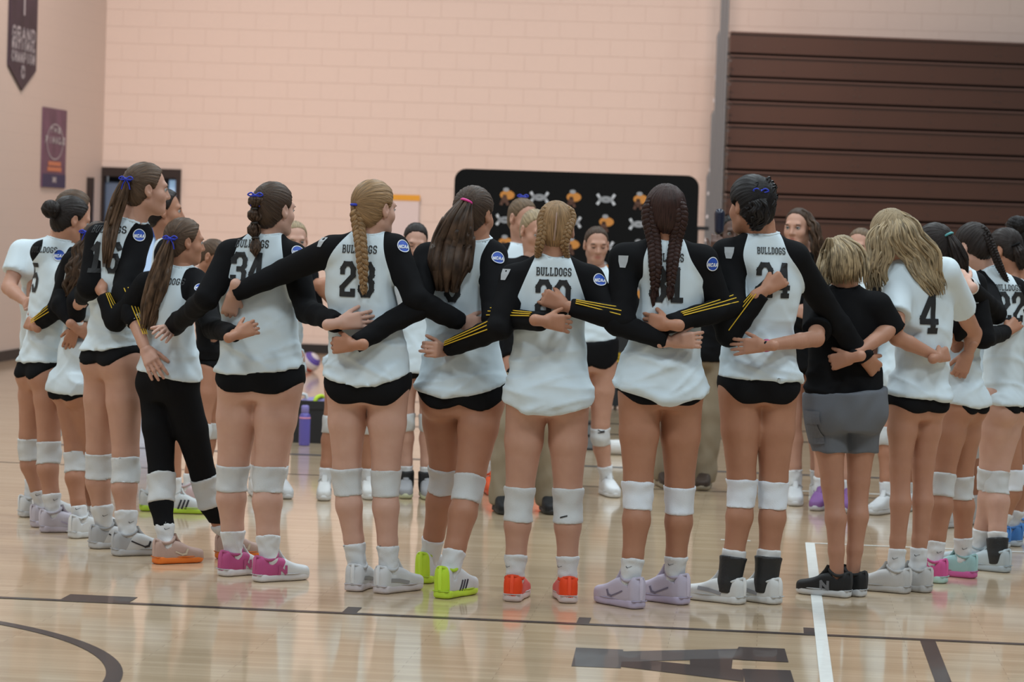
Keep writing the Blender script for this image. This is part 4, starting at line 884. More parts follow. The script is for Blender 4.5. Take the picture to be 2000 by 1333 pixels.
def shoe(p, i):
    sp = p.sp; st = SHOES[sp['shoe'][i] if isinstance(sp['shoe'], tuple) else sp['shoe']]; s = p.s*1.0; L = .272*s; hi = st.get('hi', 1.)*1.18
    f = Field(); z0 = .018
    def sec(x, w_, t): return (x*L, 0, (t*hi+z0)/2*1.0, w_*s, (t*hi-z0)/2+.012)
    f.tube([sec(-.02, .020, .066), sec(.02, .034, .086), (.14*L, 0, .052*hi, .0405*s, .048*hi), (.32*L, 0, .050*hi, .042*s, .045*hi), sec(.48, .043, .078), sec(.68, .048, .058), sec(.85, .044, .048), sec(.96, .032, .042), sec(1.0, .018, .036)], .0, 0, 3.2)
    f.cut(lambda X, Y, Z: .016-Z+0*X+0*Y)
    an = np.array([.055*s, 0, .098*s]); f.cone(an-np.array([0, 0, .01]), an+np.array([0, 0, .06]), .037*s, .043*s, .006, True)
    V, Q = f.build(.0062 if p.front else .009); x = V[:, 0]/L; z = V[:, 2]
    d = p.toe[i]; lat = np.array([-d[1], d[0], 0]); M = np.stack([d, lat, [0, 0, 1]], 0); o3 = p.heel[i]-d*.012
    Wp = V@M+o3; at = {'acc': (st.get('accx', .22)+.10*np.clip((z-.03)/.06, 0, 1)*st.get('slant', 1)-x), 'toe': x-st.get('toex', 2)}
    mt = masked('shoe_'+st['n'], 'acc', st['up'], st.get('acc', st['up']), .6, .25, 300, st.get('toe', st['up']), 'toe')
    up = mesh('shoe', Wp, Q, mt, p.obj, attrs=at)
    f = Field(); f.tube([(-.02*L, 0, .018, .020*s, .030), (.02*L, 0, .018, .035*s, .030), (.18*L, 0, .018, .0405*s, .030), (.45*L, 0, .018, .042*s, .030), (.68*L, 0, .018, .048*s, .030), (.86*L, 0, .019, .044*s, .026), (.96*L, 0, .021, .031*s, .020), (1.01*L, 0, .023, .014*s, .012)], 0, 0, 3.)
    f.cut(lambda X, Y, Z: .001-Z+0*X+0*Y); f.cut(lambda X, Y, Z: Z-.036-.006*np.clip((.08-X)/.08, 0, 1)+0*Y)
    V, Q = f.build(.0065 if p.front else .009); mesh('sole', V@M+o3, Q, plain('sole_'+st['n'], st['sole'], .55), up)
    bv = BVHTree.FromPolygons([tuple(v) for v in Wp.tolist()], Q.tolist()) if False else None
    # padded collar, tongue and heel tab
    col = st.get('acc', st['up']); cm = plain('collar_'+st['n'], tuple(c*.85 for c in col), .8, bump=.3, bscale=200); top_ = .083*hi
    pts = [o3+np.array([.055*s+.050*s*math.cos(t), .038*s*math.sin(t), top_+.012+.010*math.cos(2*t)+.006*math.cos(t)])@M for t in np.linspace(0, 2*math.pi, 21)]
    v, q = tube_mesh(pts, .0075, 8); mesh('collar', v, q, cm, up)
    v, q = tube_mesh([o3+np.array([x_, 0, z_])@M for x_, z_ in ((.60*L, .064*hi), (.50*L, .080*hi), (.43*L, .097*hi), (.395*L, .118*hi))], np.array([.012, .017, .019, .015]), 8, .35); mesh('tongue', v, q, plain('tongue_'+st['n'], st['up'], .8), up)
    v, q = tube_mesh([o3+np.array([x_, 0, z_])@M for x_, z_ in ((-.016*L, .038), (-.026*L, .07), (-.022*L, top_+.005), (-.006*L, top_+.02))], np.array([.008, .009, .009, .006]), 8, .45); mesh('heel_tab', v, q, plain('tab_'+st['n'], tuple(min(1, c*1.15+.01) for c in col), .6), up)
    v, q = tube_mesh([o3+np.array([x_, y_, .0335])@M for x_, y_ in [(.9*L*u_, sd*(.036+.012*math.exp(-((u_-.72)/.22)**2))*s) for sd in (1,) for u_ in np.linspace(.95, 0, 12)]+[(-.018*L, .012*s), (-.018*L, -.012*s)]+[(.9*L*u_, -(.036+.012*math.exp(-((u_-.72)/.22)**2))*s) for u_ in np.linspace(0, .95, 12)]], .0028, 6); mesh('welt', v, q, plain('welt_'+st['n'], tuple(c*.75 for c in st['sole']), .7), up)
    for k in range(4):      # laces across the tongue
        xx = (.50+.075*k)*L; zt = np.interp(xx/L, [.45, .68, .85], [.080*hi, .058*hi, .050*hi])+.004; w_ = .022*s
        v, q = tube_mesh([o3+np.array([xx, y, zt-.35*abs(y)])@M for y in np.linspace(-w_, w_, 5)], .0028, 5); mesh('lace', v, q, plain('lace_'+st['n'], st.get('lace', (.6, .6, .6)), .8), up)
    if st.get('mark'):
        ov = [tuple(v) for v in Wp.tolist()]; bv = BVHTree.FromPolygons(ov, Q.tolist()) if False else None
        f2 = st['mark']; bvh = p_shoe_bvh(up)
        for sd in (1, -1):
            N = Vector(lat*sd); U = Vector(d)*(1 if sd < 0 else -1); cpt = Vector(o3+d*L*.42+np.array([0, 0, .052]))
            qd = {'swoosh': swoosh_quads(.05), 'stripes': sum([stroke_quads([(-.02+.02*k, -.022), (-.005+.02*k, .022)], .010, .012) for k in range(3)], []), 'N': text_quads('N', .045, .05, .013, 0, .012), 'band': stroke_quads([(-.075, .008), (-.03, .004), (.03, -.008)], .016, .012)}[f2]
            if f2 == 'swoosh' and sd < 0: qd = [[(-u, v) for u, v in q] for q in qd]
            decal('logo', qd, bvh, cpt, U, Vector((0, 0, 1)), N, plain('mark_'+st['n'], st['mc'], .5), up, .0025, .09)
    return up
def p_shoe_bvh(o):
    me = o.data; return BVHTree.FromPolygons([v.co.copy() for v in me.vertices], [tuple(q.vertices) for q in me.polygons])
W_ = (.66, .67, .68)
SHOES = {
 'nb_pink': dict(n='pink_white', up=W_, acc=(.46, .08, .22), accx=.36, slant=1.2, sole=(.66, .64, .65), mark='N', mc=(.46, .08, .22)),
 'white_pink': dict(n='white_pink', up=(.62, .62, .63), sole=(.62, .56, .58), mark='band', mc=(.30, .29, .30), hi=1.05),
 'white_lime': dict(n='white_lime', up=(.62, .63, .64), acc=(.52, .75, .04), accx=.06, slant=-.2, toe=(.60, .10, .30), toex=.93, sole=(.55, .78, .05), mark='stripes', mc=(.02, .02, .04), hi=1.25),
 'coral': dict(n='coral', up=(.70, .13, .12), acc=(.85, .07, .015), accx=.10, sole=(.66, .55, .54), lace=(.6, .5, .5)),
 'lavender': dict(n='lavender', up=(.50, .45, .55), sole=(.48, .42, .56), mark='swoosh', mc=(.17, .15, .22), hi=1.2, lace=(.45, .43, .5)),
 'white_mz': dict(n='white_silver', up=(.66, .66, .65), sole=(.64, .64, .63), mark='band', mc=(.30, .30, .32)),
 'black_nb': dict(n='black', up=(.016, .016, .017), sole=(.62, .63, .64), mark='N', mc=(.16, .16, .17), lace=(.02, .02, .02)),
 'cloud': dict(n='pale_grey', up=(.50, .49, .48), sole=(.47, .46, .45), lace=(.5, .5, .5)),
 'pink_teal': dict(n='pink_teal', up=(.62, .10, .30), sole=(.45, .66, .62), mark='stripes', mc=(.66, .64, .66)),
 'teal_pink': dict(n='teal_pink', up=(.33, .52, .52), sole=(.62, .12, .36)),
 'greyblue': dict(n='ice_grey', up=(.44, .50, .53), sole=(.42, .48, .52), lace=(.4, .42, .45)),
 'blue': dict(n='blue', up=(.07, .22, .55), sole=(.55, .62, .68), mark='swoosh', mc=(.55, .18, .16)),
 'white_plain': dict(n='white', up=(.64, .65, .66), sole=(.62, .63, .64)),
 'lilac': dict(n='lilac', up=(.52, .48, .54), sole=(.52, .47, .54), mark='swoosh', mc=(.42, .36, .48)),
 'cross': dict(n='white_black', up=(.60, .60, .60), sole=(.50, .50, .51), mark='swoosh', mc=(.02, .02, .025), acc=(.40, .40, .41), accx=.16),
 'peach': dict(n='grey_orange', up=(.48, .33, .28), sole=(.85, .20, .02), mark='swoosh', mc=(.62, .52, .40), lace=(.30, .50, .42)),
 'green_stripe': dict(n='lime_white', up=(.55, .57, .57), sole=(.46, .68, .05), mark='stripes', mc=(.02, .02, .03)),
 'pink_teal2': dict(n='pale_pink_teal', up=(.58, .44, .46), sole=(.05, .28, .32), lace=(.05, .08, .5)),
 'orange': dict(n='orange', up=(.80, .10, .02), sole=(.66, .09, .03)),
 'grey_shoe': dict(n='grey_sport', up=(.30, .30, .31), sole=(.50, .52, .34), lace=(.1, .1, .1)),
 'brown_shoe': dict(n='brown_leather', up=(.055, .035, .025), sole=(.32, .27, .19), lace=(.05, .03, .02)),
 'black_plain': dict(n='black_dress', up=(.012, .012, .013), sole=(.015, .015, .015), lace=(.01, .01, .01)),
 'purple_pink': dict(n='purple_pink', up=(.22, .10, .28), sole=(.5, .48, .5), lace=(.62, .12, .25))}
# ---------------------------------------------------------------- hair
HAIR = {'brown': (.055, .032, .02), 'dark': (.018, .012, .010), 'blond': (.26, .155, .075), 'ash': (.30, .225, .135), 'dkblond': (.13, .085, .05), 'mid': (.085, .05, .03), 'black': (.011, .009, .009), 'auburn': (.035, .016, .013)}
def hair_cap(p, hcol, c=.020, puff=.011, axis=None, low=0., extra=None):
    s = p.hs; R = p.HR; f = Field(); W = lambda x, y, z: p.hc+R@(np.array([x, y, z])*s)
    f.ell(W(0, -.012, .028), np.array([.074+puff, .094+puff, .088+puff])*s, .01, R); f.ell(W(0, -.04, -.035), np.array([.060+puff*.6, .058+puff*.6, .062])*s, .03*s, R)
    if extra: extra(f, W)
    for q in (-1, 1): f.ell(W(q*.088, .002, -.010), np.array([.026, .024, .034])*s, .008*s, R, True)
    o = p.hc; fz = np.array([-.12, -.10, -.06, -.03, 0, .03, .06, .08, .095, .115]); fy = np.array([-.05, -.045, -.03, 0, .022, .036, .048, .058, .070, .20])+(c-.02)*.6
    def fn(X, Y, Z):       # hairline: forehead, temple, ear, nape
        dx, dy, dz = X-o[0], Y-o[1], Z-o[2]; hy = (dx*R[0, 1]+dy*R[1, 1]+dz*R[2, 1])/s; hz = (dx*R[0, 2]+dy*R[1, 2]+dz*R[2, 2])/s
        return ((hy-np.interp(hz, fz, fy))*s*.8).astype(np.float32)
    f.cut(fn); V, Q = f.build(.0065 if p.front else .009)
    ax = nrm(axis if axis is not None else R@np.array([0, -.8, .35])); T = p.hc+ax*.11*s; u = nrm(np.cross(ax, [0.13, .1, 1.])); v = np.cross(ax, u); q = V-p.hc
    a = np.arctan2(q@v, q@u); st = np.stack([np.cos(a), np.sin(a), q@ax*4], 1)
    rd = np.sin(a*31+2*np.sin(q@ax*30)+1.5*np.sin(a*5))+.7*np.sin(a*47+3*np.sin(q@ax*22)); V = V+vnormals(V, Q)*(.0011*rd)[:, None]
    return mesh('hair', V, Q, hairmat('hair_'+hcol, HAIR[hcol]), p.obj, attrs={'strand': st})
def clumps(p, path, Rprof, hcol, n=46, seed=1, wave=0., wl=5., parent=None, flat=.75, name='ponytail', tip=.25):
    r = np.random.RandomState(seed); m_ = 26; C = resample(path, m_); t = np.linspace(0, 1, m_); Rp = np.interp(t, np.linspace(0, 1, len(Rprof)), Rprof); T = np.gradient(C, axis=0); T /= np.linalg.norm(T, axis=1)[:, None]
    cam_ = A3(p.Ri @ Vector((0, -1, 0))); parts = []; st = []
    for k in range(n):
        rr = math.sqrt(r.uniform(.02, 1)); a = r.uniform(0, 6.283); end = r.uniform(.86, 1.0); pts = []; ph = r.uniform(0, 6.28); wv = wave*r.uniform(.6, 1.3); rk = r.uniform(.20, .34)
        for i in range(m_):
            sd = nrm(np.cross(T[i], cam_)); fr = np.cross(sd, T[i]); ci = C[min(int(i*end), m_-1)]; a2 = a+.25*math.sin(3*t[i]+ph)
            pts.append(ci+sd*(Rp[i]*rr*math.cos(a2)+wv*math.sin(wl*6.283*t[i]+ph*.35))+fr*(Rp[i]*rr*flat*math.sin(a2)))
        rad = Rp*rk*np.clip((1-t)*4+tip, 0, 1)*np.clip(t*9+.5, 0, 1)
        v, q = tube_mesh(pts, np.maximum(rad, .0009), 6); parts.append((v, q)); w3 = r.uniform(0, 9, 3); st.append(np.tile(w3, (len(v), 1))+np.stack([np.tile(np.arange(6)*.01, m_), np.zeros(len(v)), np.repeat(t*1.5, 6)], 1))
    V, Q = joinq(parts); return mesh(name, V, Q, hairmat('hair_'+hcol, HAIR[hcol]), parent or p.obj, attrs={'strand': np.concatenate(st)})
def braid(p, path, rad, hcol, turns, parent=None, name='braid', tail=.12):
    m_ = int(turns*14); C = resample(path, m_); t = np.linspace(0, 1, m_); T = np.gradient(C, axis=0); T /= np.linalg.norm(T, axis=1)[:, None]; cam_ = A3(p.Ri @ Vector((0, -1, 0))); parts = []; st = []
    R = rad*np.interp(t, [0, .12, .75, 1], [.35, 1, .85, .55])
    for k in range(3):
        ph = k*2*math.pi/3; pts = []
        for i in range(m_):
            sd = nrm(np.cross(T[i], cam_)); fr = np.cross(sd, T[i]); a = 2*math.pi*turns*t[i]+ph; pts.append(C[i]+sd*R[i]*.62*math.sin(a)+fr*R[i]*.42*math.sin(2*a))
        v, q = tube_mesh(pts, R*.50, 8); parts.append((v, q)); st.append(np.stack([np.tile(np.arange(8)*.09, m_), np.full(len(v), k*3.), np.repeat(t*6, 8)], 1))
    V, Q = joinq(parts); o = mesh(name, V, Q, hairmat('hair_'+hcol, HAIR[hcol]), parent or p.obj, attrs={'strand': np.concatenate(st)})
    if tail:
        e = C[-1]; d = nrm(C[-1]-C[-6]); clumps(p, [e-d*.01, e+d*tail*.5, e+d*tail], [rad*.35, rad*.55, rad*.3], hcol, 16, 4, parent=o, name='braid_tip')
    return o
def hair_tie(p, c, ax, r, mat, bow=True, parent=None, name='ribbon'):
    ax = nrm(ax); u = nrm(np.cross(ax, [.1, 1., .2])); v = np.cross(ax, u)
    parts = [tube_mesh([c+r*(math.cos(a)*u+math.sin(a)*v) for a in np.linspace(0, 2*math.pi, 17)], .006, 6)]
    if bow:
        cam_ = A3(p.Ri @ Vector((0, -1, 0))); q = c+cam_*r*1.0
        for sx in (-1, 1):
            rt = A3(p.Ri @ Vector((sx, 0, 0))); parts.append(tube_mesh(resample([q, q+rt*.020+np.array([0, 0, .012]), q+rt*.034+np.array([0, 0, .003]), q+rt*.016-np.array([0, 0, .004]), q], 14), .0036, 6)); parts.append(tube_mesh(resample([q, q+rt*.014-np.array([0, 0, .025]), q+rt*.020-np.array([0, 0, .05])], 8), .003, 6))
    V, Q = joinq(parts); return mesh(name, V, Q, mat, parent or p.obj)
# ---------------------------------------------------------------- marks on clothes, placed where the photo shows them
def hit(p, px, py, bvh):
    o = p.Ri @ (CAM-p.root); d = p.Ri @ ray(px, py).normalized(); h = bvh.ray_cast(o, d, 60); return h[0], h[1]
def jersey_text(p, txt, px, py, h, w_, t, gap, mat=None, name='number', face='back', bvh=None, par=None, step=.016):
    bvh = bvh or p.jbvh; c, n = hit(p, px, py, bvh)
    if c is None: return
    sg = -1 if face == 'back' else 1
    N = Vector((0, sg, 0)); U = Vector((-sg, 0, 0)); n2 = Vector((n.x, n.y, 0))
    if n2.length > .2 and n2.normalized().dot(N) > .3: N = (N*.5+n2.normalized()*.5).normalized(); U = Vector((0, 0, 1)).cross(N)
    if name == 'number':
        for i, ch in enumerate(txt): decal('number', text_quads(ch, h, w_, t, gap, step), bvh, c+U*((i-(len(txt)-1)/2)*(w_+gap)), U, Vector((0, 0, 1)), N, mat or M_INK, par or p.jersey)
    else: decal(name, text_quads(txt, h, w_, t, gap, step), bvh, c, U, Vector((0, 0, 1)), N, mat or M_INK, par or p.jersey)
def patch(p, px, py, r=.031):
    c, n = hit(p, px, py, p.jbvh)
    if c is None: return
    N = n.normalized(); tocam = (p.Ri @ Vector((0, -1, 0))); N = (N+tocam*.35).normalized(); U = Vector((0, 0, 1)).cross(N).normalized(); Vv = N.cross(U)
    o = decal('sleeve_patch', disc_quads(r, 22, 0, 4), p.jbvh, c, U, Vv, N, M_BLUE, p.jersey, .003, .06)
    if not o: return
    decal('patch_rim', disc_quads(r, 22, r*.88, 1), p.jbvh, c, U, Vv, N, M_WINK, p.jersey, .0045, .06)
    decal('patch_letters', [[(u+.2*v, v) for u, v in q] for q in text_quads('NCAA', .017, .0118, .0036, .0014, .02)], p.jbvh, c+Vv*-.004, U, Vv, N, M_WINK, p.jersey, .0055, .06)
def shield(p, px, py):
    c, n = hit(p, px, py, p.jbvh)
    if c is None: return
    N = n.normalized(); U = Vector((0, 0, 1)).cross(N).normalized(); Vv = N.cross(U)
    decal('sleeve_badge', [[(-.022, .026), (.022, .026), (.02, 0), (-.02, 0)], [(-.02, 0), (.02, 0), (.012, -.028), (-.012, -.028)]], p.jbvh, c, U, Vv, N, M_GREY, p.jersey, .004, .06)
def stripes(p, i, t0=.05, t1=.85, side=.9):
    S, E, Wr = p.arms[i][:3]; cam_ = A3(p.Ri @ Vector((0, -1, 0))); ax = nrm(Wr-E); n0 = nrm(cam_-ax*(cam_@ax)); upv = np.cross(n0, ax); upv = upv if upv[2] > 0 else -upv
    for k in range(3):
        pts = []
        for t in np.linspace(t0, t1, 12):
            r = np.interp(t, [0, .3, 1], [.039*p.s*1.12+.011, .037*p.s+.011, .024*p.s+.015])+.0048; a = side-k*.33*(1-.45*t)
            pts.append(E+(Wr-E)*t+r*(math.cos(a)*n0+math.sin(a)*upv))
        v, q = tube_mesh(pts, .0026, 5); mesh('stripe', v, q, M_YEL, p.jersey)
def wristband(p, i, t0, t1, mat=None, name='wristband', add=.010):
    S, E, Wr = p.arms[i][:3]; a, b = E+(Wr-E)*t0, E+(Wr-E)*t1; rr = lambda t: np.interp(t, [0, .3, 1], [.039, .037, .024])*p.s+add
    L = np.linspace(t0, t1, 6); rad = np.array([rr(t) for t in L]); rad[[0, -1]] -= .004; v, q = tube_mesh([E+(Wr-E)*t for t in L], rad, 18); mesh(name, v, q, mat or M_SOCK, p.obj)
def wear_mark(p, px, py, quads, mat=None, name='logo'):
    best = None
    for o, bv in p.wear:
        c, n = hit(p, px, py, bv)
        if c is not None and (best is None or (p.wld(c)-CAM).length < best[0]): best = ((p.wld(c)-CAM).length, c, n, o, bv)
    if best:
        _, c, n, o, bv = best; N = (n+(p.Ri @ Vector((0, -1, 0)))*.5).normalized(); U = Vector((0, 0, 1)).cross(N).normalized(); decal(name, quads, bv, c, U, N.cross(U), N, mat or M_INK, o, .003, .05)
def make(p):
    sp = p.sp; p.front = sp.get('front', False); p.obj = empty('person', p.root, p.yaw); tag(p.obj, sp['label'], 'person', sp.get('group'))
    build_body(p); build_jersey(p); build_bottoms(p)
    if sp.get('bottom') not in ('pants',): build_legwear(p)
    for i in range(2): shoe(p, i)
    if sp.get('face'): build_face(p, sp['hair'])
# ================================================================== THE PEOPLE OF THE PHOTOGRAPH (points in photo pixels)
SPEC = {}
def S_(k, **kw): SPEC[k] = kw
FR = dict(front=True)
# ---- near side of the circle, left to right
S_('A', feet=((42, 1010, 60), (70, 1014, 60)), top=(146, 371), yaw=62, look=(62, 12, 0), top_kind='tee', sh=((42, 486), (128, 492)), neck=(118, 462), jer=((560, 36, 128), (640, 38, 128), (700, 36, 130)), hem=(690, 690, 690), hip=(720, 44, 122), short=(735, 745, 740),
   arms=(((17, 562), (52, 592, -.12), (66, 606, -.14), 1.1), None), skin='fair', hair='mid', shoe='white_plain', label='person in white short-sleeved shirt at far left, mostly hidden behind player 15', sleeve=.6, leg=.95)
S_('B', feet=((66, 1030, 65), (84, 1040, 70)), top=(140, 384), yaw=52, look=(62, 18, 0), sh=((82, 486), (142, 494)), neck=(122, 462), jer=((560, 58, 150), (640, 48, 146), (705, 38, 132)), hem=(712, 713, 713), hip=(730, 42, 128), short=(728, 744, 738), knees=((57, 876), (95, 884)),
   arms=('fwd', ((120, 596), (150, 640, .05), (175, 655, .05), .4)), hair='dark', shoe='lilac', label='person with dark bun in black-sleeved jersey 15 at far left', leg=.98, skin='warm', cuff=.9, face=True, **FR)
S_('C', feet=((142, 1052, 40), (172, 1046, 45)), top=(196, 434), yaw=48, look=(55, 12, 0), sh=((140, 506), (200, 514)), neck=(178, 486), jer=((560, 128, 205), (640, 124, 196), (740, 104, 196)), hem=(766, 772, 775), hip=(760, 108, 190), short=(778, 786, 782), knees=((148, 902), (176, 900)),
   arms=(((112, 606), (66, 638), (48, 628), .9), ((150, 590), (148, 640), (126, 694), .35)), hair='brown', shoe='white_plain', label='person with long curly brown ponytail and blue ribbon beside player 16', leg=.95, skin='tan', cuff=.72, sockh=.09, **FR)
S_('D', feet=((182, 1072, 55), (226, 1086, 60)), top=(288, 318), yaw=42, look=(72, 2, 0), sh=((192, 456), (274, 452)), neck=(262, 424), jer=((520, 178, 262), (600, 176, 268), (670, 168, 272)), hem=(688, 690, 684), hip=(705, 170, 276), short=(700, 718, 712), knees=((193, 908), (246, 918)),
   arms=(((176, 560), (150, 600), (136, 610), .5), ((243, 572), (284, 682, -.06), (314, 744, -.08), .22, 'flip')), hair='mid', shoe='cross', label='tallest left player, jersey 16, straight brown ponytail with blue ribbon', skin='fair', cuff=.36, face=True, **FR)
S_('F', feet=((306, 1102, 55), (428, 1092, 60)), top=(362, 426), yaw=40, look=(66, 4, 0), sh=((284, 548), (384, 542)), neck=(352, 516), jer=((600, 276, 378), (660, 282, 384), (720, 272, 392)), hem=(726, 735, 748), hip=(745, 272, 392), knees=((316, 952), (404, 956)), bottom='leggings',
   arms=(((226, 628), (200, 572), (189, 548), 1.0), ((416, 640), (462, 654), (510, 634), .35)), hair='mid', shoe='peach', label='short player in black leggings with streaked ponytail and blue ribbon', skin='tan', padz=(.07, .085), leg=.98, face=True, **FR)
S_('H', feet=((436, 1126, 45), (503, 1137, 52)), top=(537, 356), yaw=15, look=(42, 3, 0), sh=((446, 488), (578, 494)), neck=(522, 452), jer=((545, 428, 566), (634, 431, 584), (700, 428, 589)), hem=(730, 733, 720), hip=(745, 430, 590), short=(752, 770, 766), knees=((453, 932), (524, 936)),
   arms=(((404, 582), (334, 644), (282, 666), .25), ((600, 608), (662, 632), (752, 620), .25)), hair='brown', shoe='nb_pink', label='player 34 with a bubble ponytail tied with a blue ribbon', leg=1.16, skin='pale', cuff=.95, face=True, **FR)
S_('J', feet=((690, 1156, 15), (742, 1160, 38)), top=(733, 352), yaw=10, look=(44, 4, 0), sh=((644, 480), (776, 478)), neck=(722, 452), jer=((532, 636, 768), (634, 640, 785), (715, 640, 799)), hem=(736, 756, 735), hip=(752, 638, 800), short=(762, 792, 786), knees=((677, 940), (753, 943)),
   arms=(((556, 530), (456, 574), (440, 640), .7, 'flip'), ((812, 584), (903, 632), (940, 636), .5)), hair='blond', shoe='white_pink', label='player 23 with one long blond braid', skin='pale', cuff=.97, face=True, **FR)
S_('L', feet=((824, 1140, 30), (862, 1170, 30)), top=(928, 364), yaw=6, look=(34, 8, 0), sh=((832, 494), (968, 492)), neck=(930, 464), jer=((545, 825, 944), (650, 833, 972), (735, 820, 986)), hem=(766, 777, 752), hip=(776, 820, 988), short=(776, 802, 790), knees=((868, 934), (915, 956)),
   arms=(((814, 602), (690, 674), (622, 676), .75), ((966, 622), (1064, 628), (1128, 636), .35)), hair='brown', shoe='white_lime', label='player with pink hair tie and long loose brown ponytail', leg=1.08, skin='tan', cuff=.95, **FR)
S_('O', feet=((1000, 1176, 10), (1110, 1179, -6)), top=(1087, 394), yaw=0, look=(4, 14, 0), sh=((998, 536), (1158, 538)), neck=(1080, 494), jer=((585, 1006, 1146), (655, 1004, 1144), (770, 990, 1150)), hem=(792, 813, 795), hip=(775, 990, 1150), knees=((1013, 984), (1109, 986)), short=(782, 797, 792),
   arms=(((976, 640), (866, 685), (802, 680), .9), ((1204, 632), (1312, 668), (1372, 664), .5)), hair='blond', shoe='coral', label='player with two blond French braids and coral shoes', leg=1.04, skin='fair', padz=(.075, .08), **FR)
S_('Q', feet=((1246, 1190, -38), (1336, 1182, -50)), top=(1300, 360), yaw=-10, look=(-18, 5, 0), sh=((1214, 496), (1378, 500)), neck=(1300, 464), jer=((548, 1246, 1372), (640, 1236, 1368), (745, 1200, 1372)), hem=(762, 784, 774), hip=(760, 1208, 1372), short=(770, 792, 788), knees=((1246, 968), (1327, 975)),
   arms=(((1214, 622), (1104, 598), (1056, 578), 1.0), ((1424, 652), (1494, 566), (1528, 545), 1.1)), hair='auburn', shoe='lavender', label='player 31 with two long dark braids', skin='tan', leg=1.02, padm=M_PADB, **FR)
S_('S', feet=((1446, 1181, -55), (1516, 1181, -48)), top=(1468, 346), yaw=-14, look=(-38, 5, 0), sh=((1414, 488), (1556, 494)), neck=(1488, 452), jer=((545, 1450, 1566), (640, 1420, 1552), (725, 1406, 1555)), hem=(738, 742, 748), hip=(752, 1404, 1556), short=(760, 789, 785), knees=((1449, 962), (1510, 966)),
   arms=(((1432, 598), (1306, 634), (1254, 628), .35), ((1618, 608), (1690, 702), (1712, 724), .6)), hair='black', shoe='white_mz', label='player 24 with curly dark updo, blue bow and black ankle braces', skin='tan', leg=.98, padm=M_PADB, brace=2, cuff=1.0, sockh=.135, **FR)
S_('U', feet=((1654, 1168, -62), (1684, 1166, -60)), top=(1645, 459), yaw=-22, look=(-16, 20, 0), sh=((1594, 584), (1718, 590)), neck=(1652, 556), jer=((630, 1588, 1722), (700, 1578, 1724), (750, 1574, 1726)), hem=(772, 770, 766), hip=(800, 1574, 1724), bottom='cargo', short=(884,), knees=((1628, 970), (1676, 964)), top_kind='polo',
   arms=(((1594, 662), (1492, 676), (1420, 678), .15), ((1752, 660), (1832, 698), (1856, 690), .9)), hair='ash', shoe='black_nb', label='person with blond bob in black shirt and grey cargo shorts', skin='warm', pads=False, socks=False, leg=.9, arm=1.02, sleeve=.8, **FR)
S_('W', feet=((1770, 1160, -62), (1812, 1158, -60)), top=(1742, 407), yaw=-32, look=(-48, 38, 0), sh=((1750, 522), (1850, 524)), neck=(1786, 496), jer=((585, 1746, 1864), (690, 1746, 1856), (760, 1744, 1852)), hem=(772, 778, 784), hip=(785, 1730, 1846), short=(792, 806, 802), knees=((1758, 932), (1802, 930)), top_kind='tee',
   arms=(((1750, 634), (1662, 700), (1612, 712), .9), ((1902, 652), (1892, 690, -.03), (1886, 704, -.03), .6)), hair='ash', shoe='cloud', label='person with long wavy blond hair bowing in white shirt number 4', skin='warm', pads=False, leg=.84, sleeve=(.85, .60), **FR)
S_('X', feet=((1842, 1140, -55), (1900, 1130, -58)), top=(1826, 437), yaw=-46, look=(-50, 20, 0), sh=((1846, 540), (1904, 548)), neck=(1862, 514), jer=((600, 1842, 1918), (690, 1838, 1912), (770, 1838, 1914)), hem=(790, 797, 790), hip=(790, 1838, 1910), short=(796, 808, 803), knees=((1839, 946), (1876, 950)),
   arms=(((1882, 630), (1860, 664), (1834, 662), 1.0), ((1920, 660), (1966, 648), (1998, 622), .5)), hair='dark', shoe=('pink_teal', 'teal_pink'), label='person with dark ponytail and teal hair tie behind the number 4 shirt', skin='tan', leg=.98, **FR)
S_('Y', feet=((1928, 1112, -58), (1966, 1119, -55)), top=(1902, 436), yaw=-50, look=(-42, 25, 0), sh=((1916, 544), (1984, 560)), neck=(1920, 516), jer=((620, 1925, 2004), (700, 1922, 2004), (770, 1916, 2004)), hem=(787, 793, 795), hip=(795, 1915, 2000), short=(792, 806, 802), knees=((1935, 936), (1944, 942)),
   arms=(((1944, 612), (1890, 554), (1868, 534), .4), None), hair='dark', shoe='greyblue', label='player 22 with a dark braid and black ankle brace at right', skin='pale', leg=1.02, brace=1, cuff=.86, **FR)
S_('Z', feet=((1966, 1072, -62), (1990, 1068, -62)), top=(1964, 446), yaw=-62, look=(-55, 20, 0), hair='dark', shoe='blue', label='person with earring and blue shoes at the right edge behind player 22', skin='tan', padm=M_PADB, arms=(((1990, 660), (1988, 680, -.1), (1950, 716, -.1), .2), None), knees=((1978, 936), (1996, 926)))
S_('Z2', feet=((2010, 1050, -70), (2034, 1046, -70)), top=(1992, 424), yaw=-68, look=(-70, 10, 0), hair='black', shoe='blue', label='person with messy dark bun cut off by the right edge', skin='tan', padm=M_PADB)
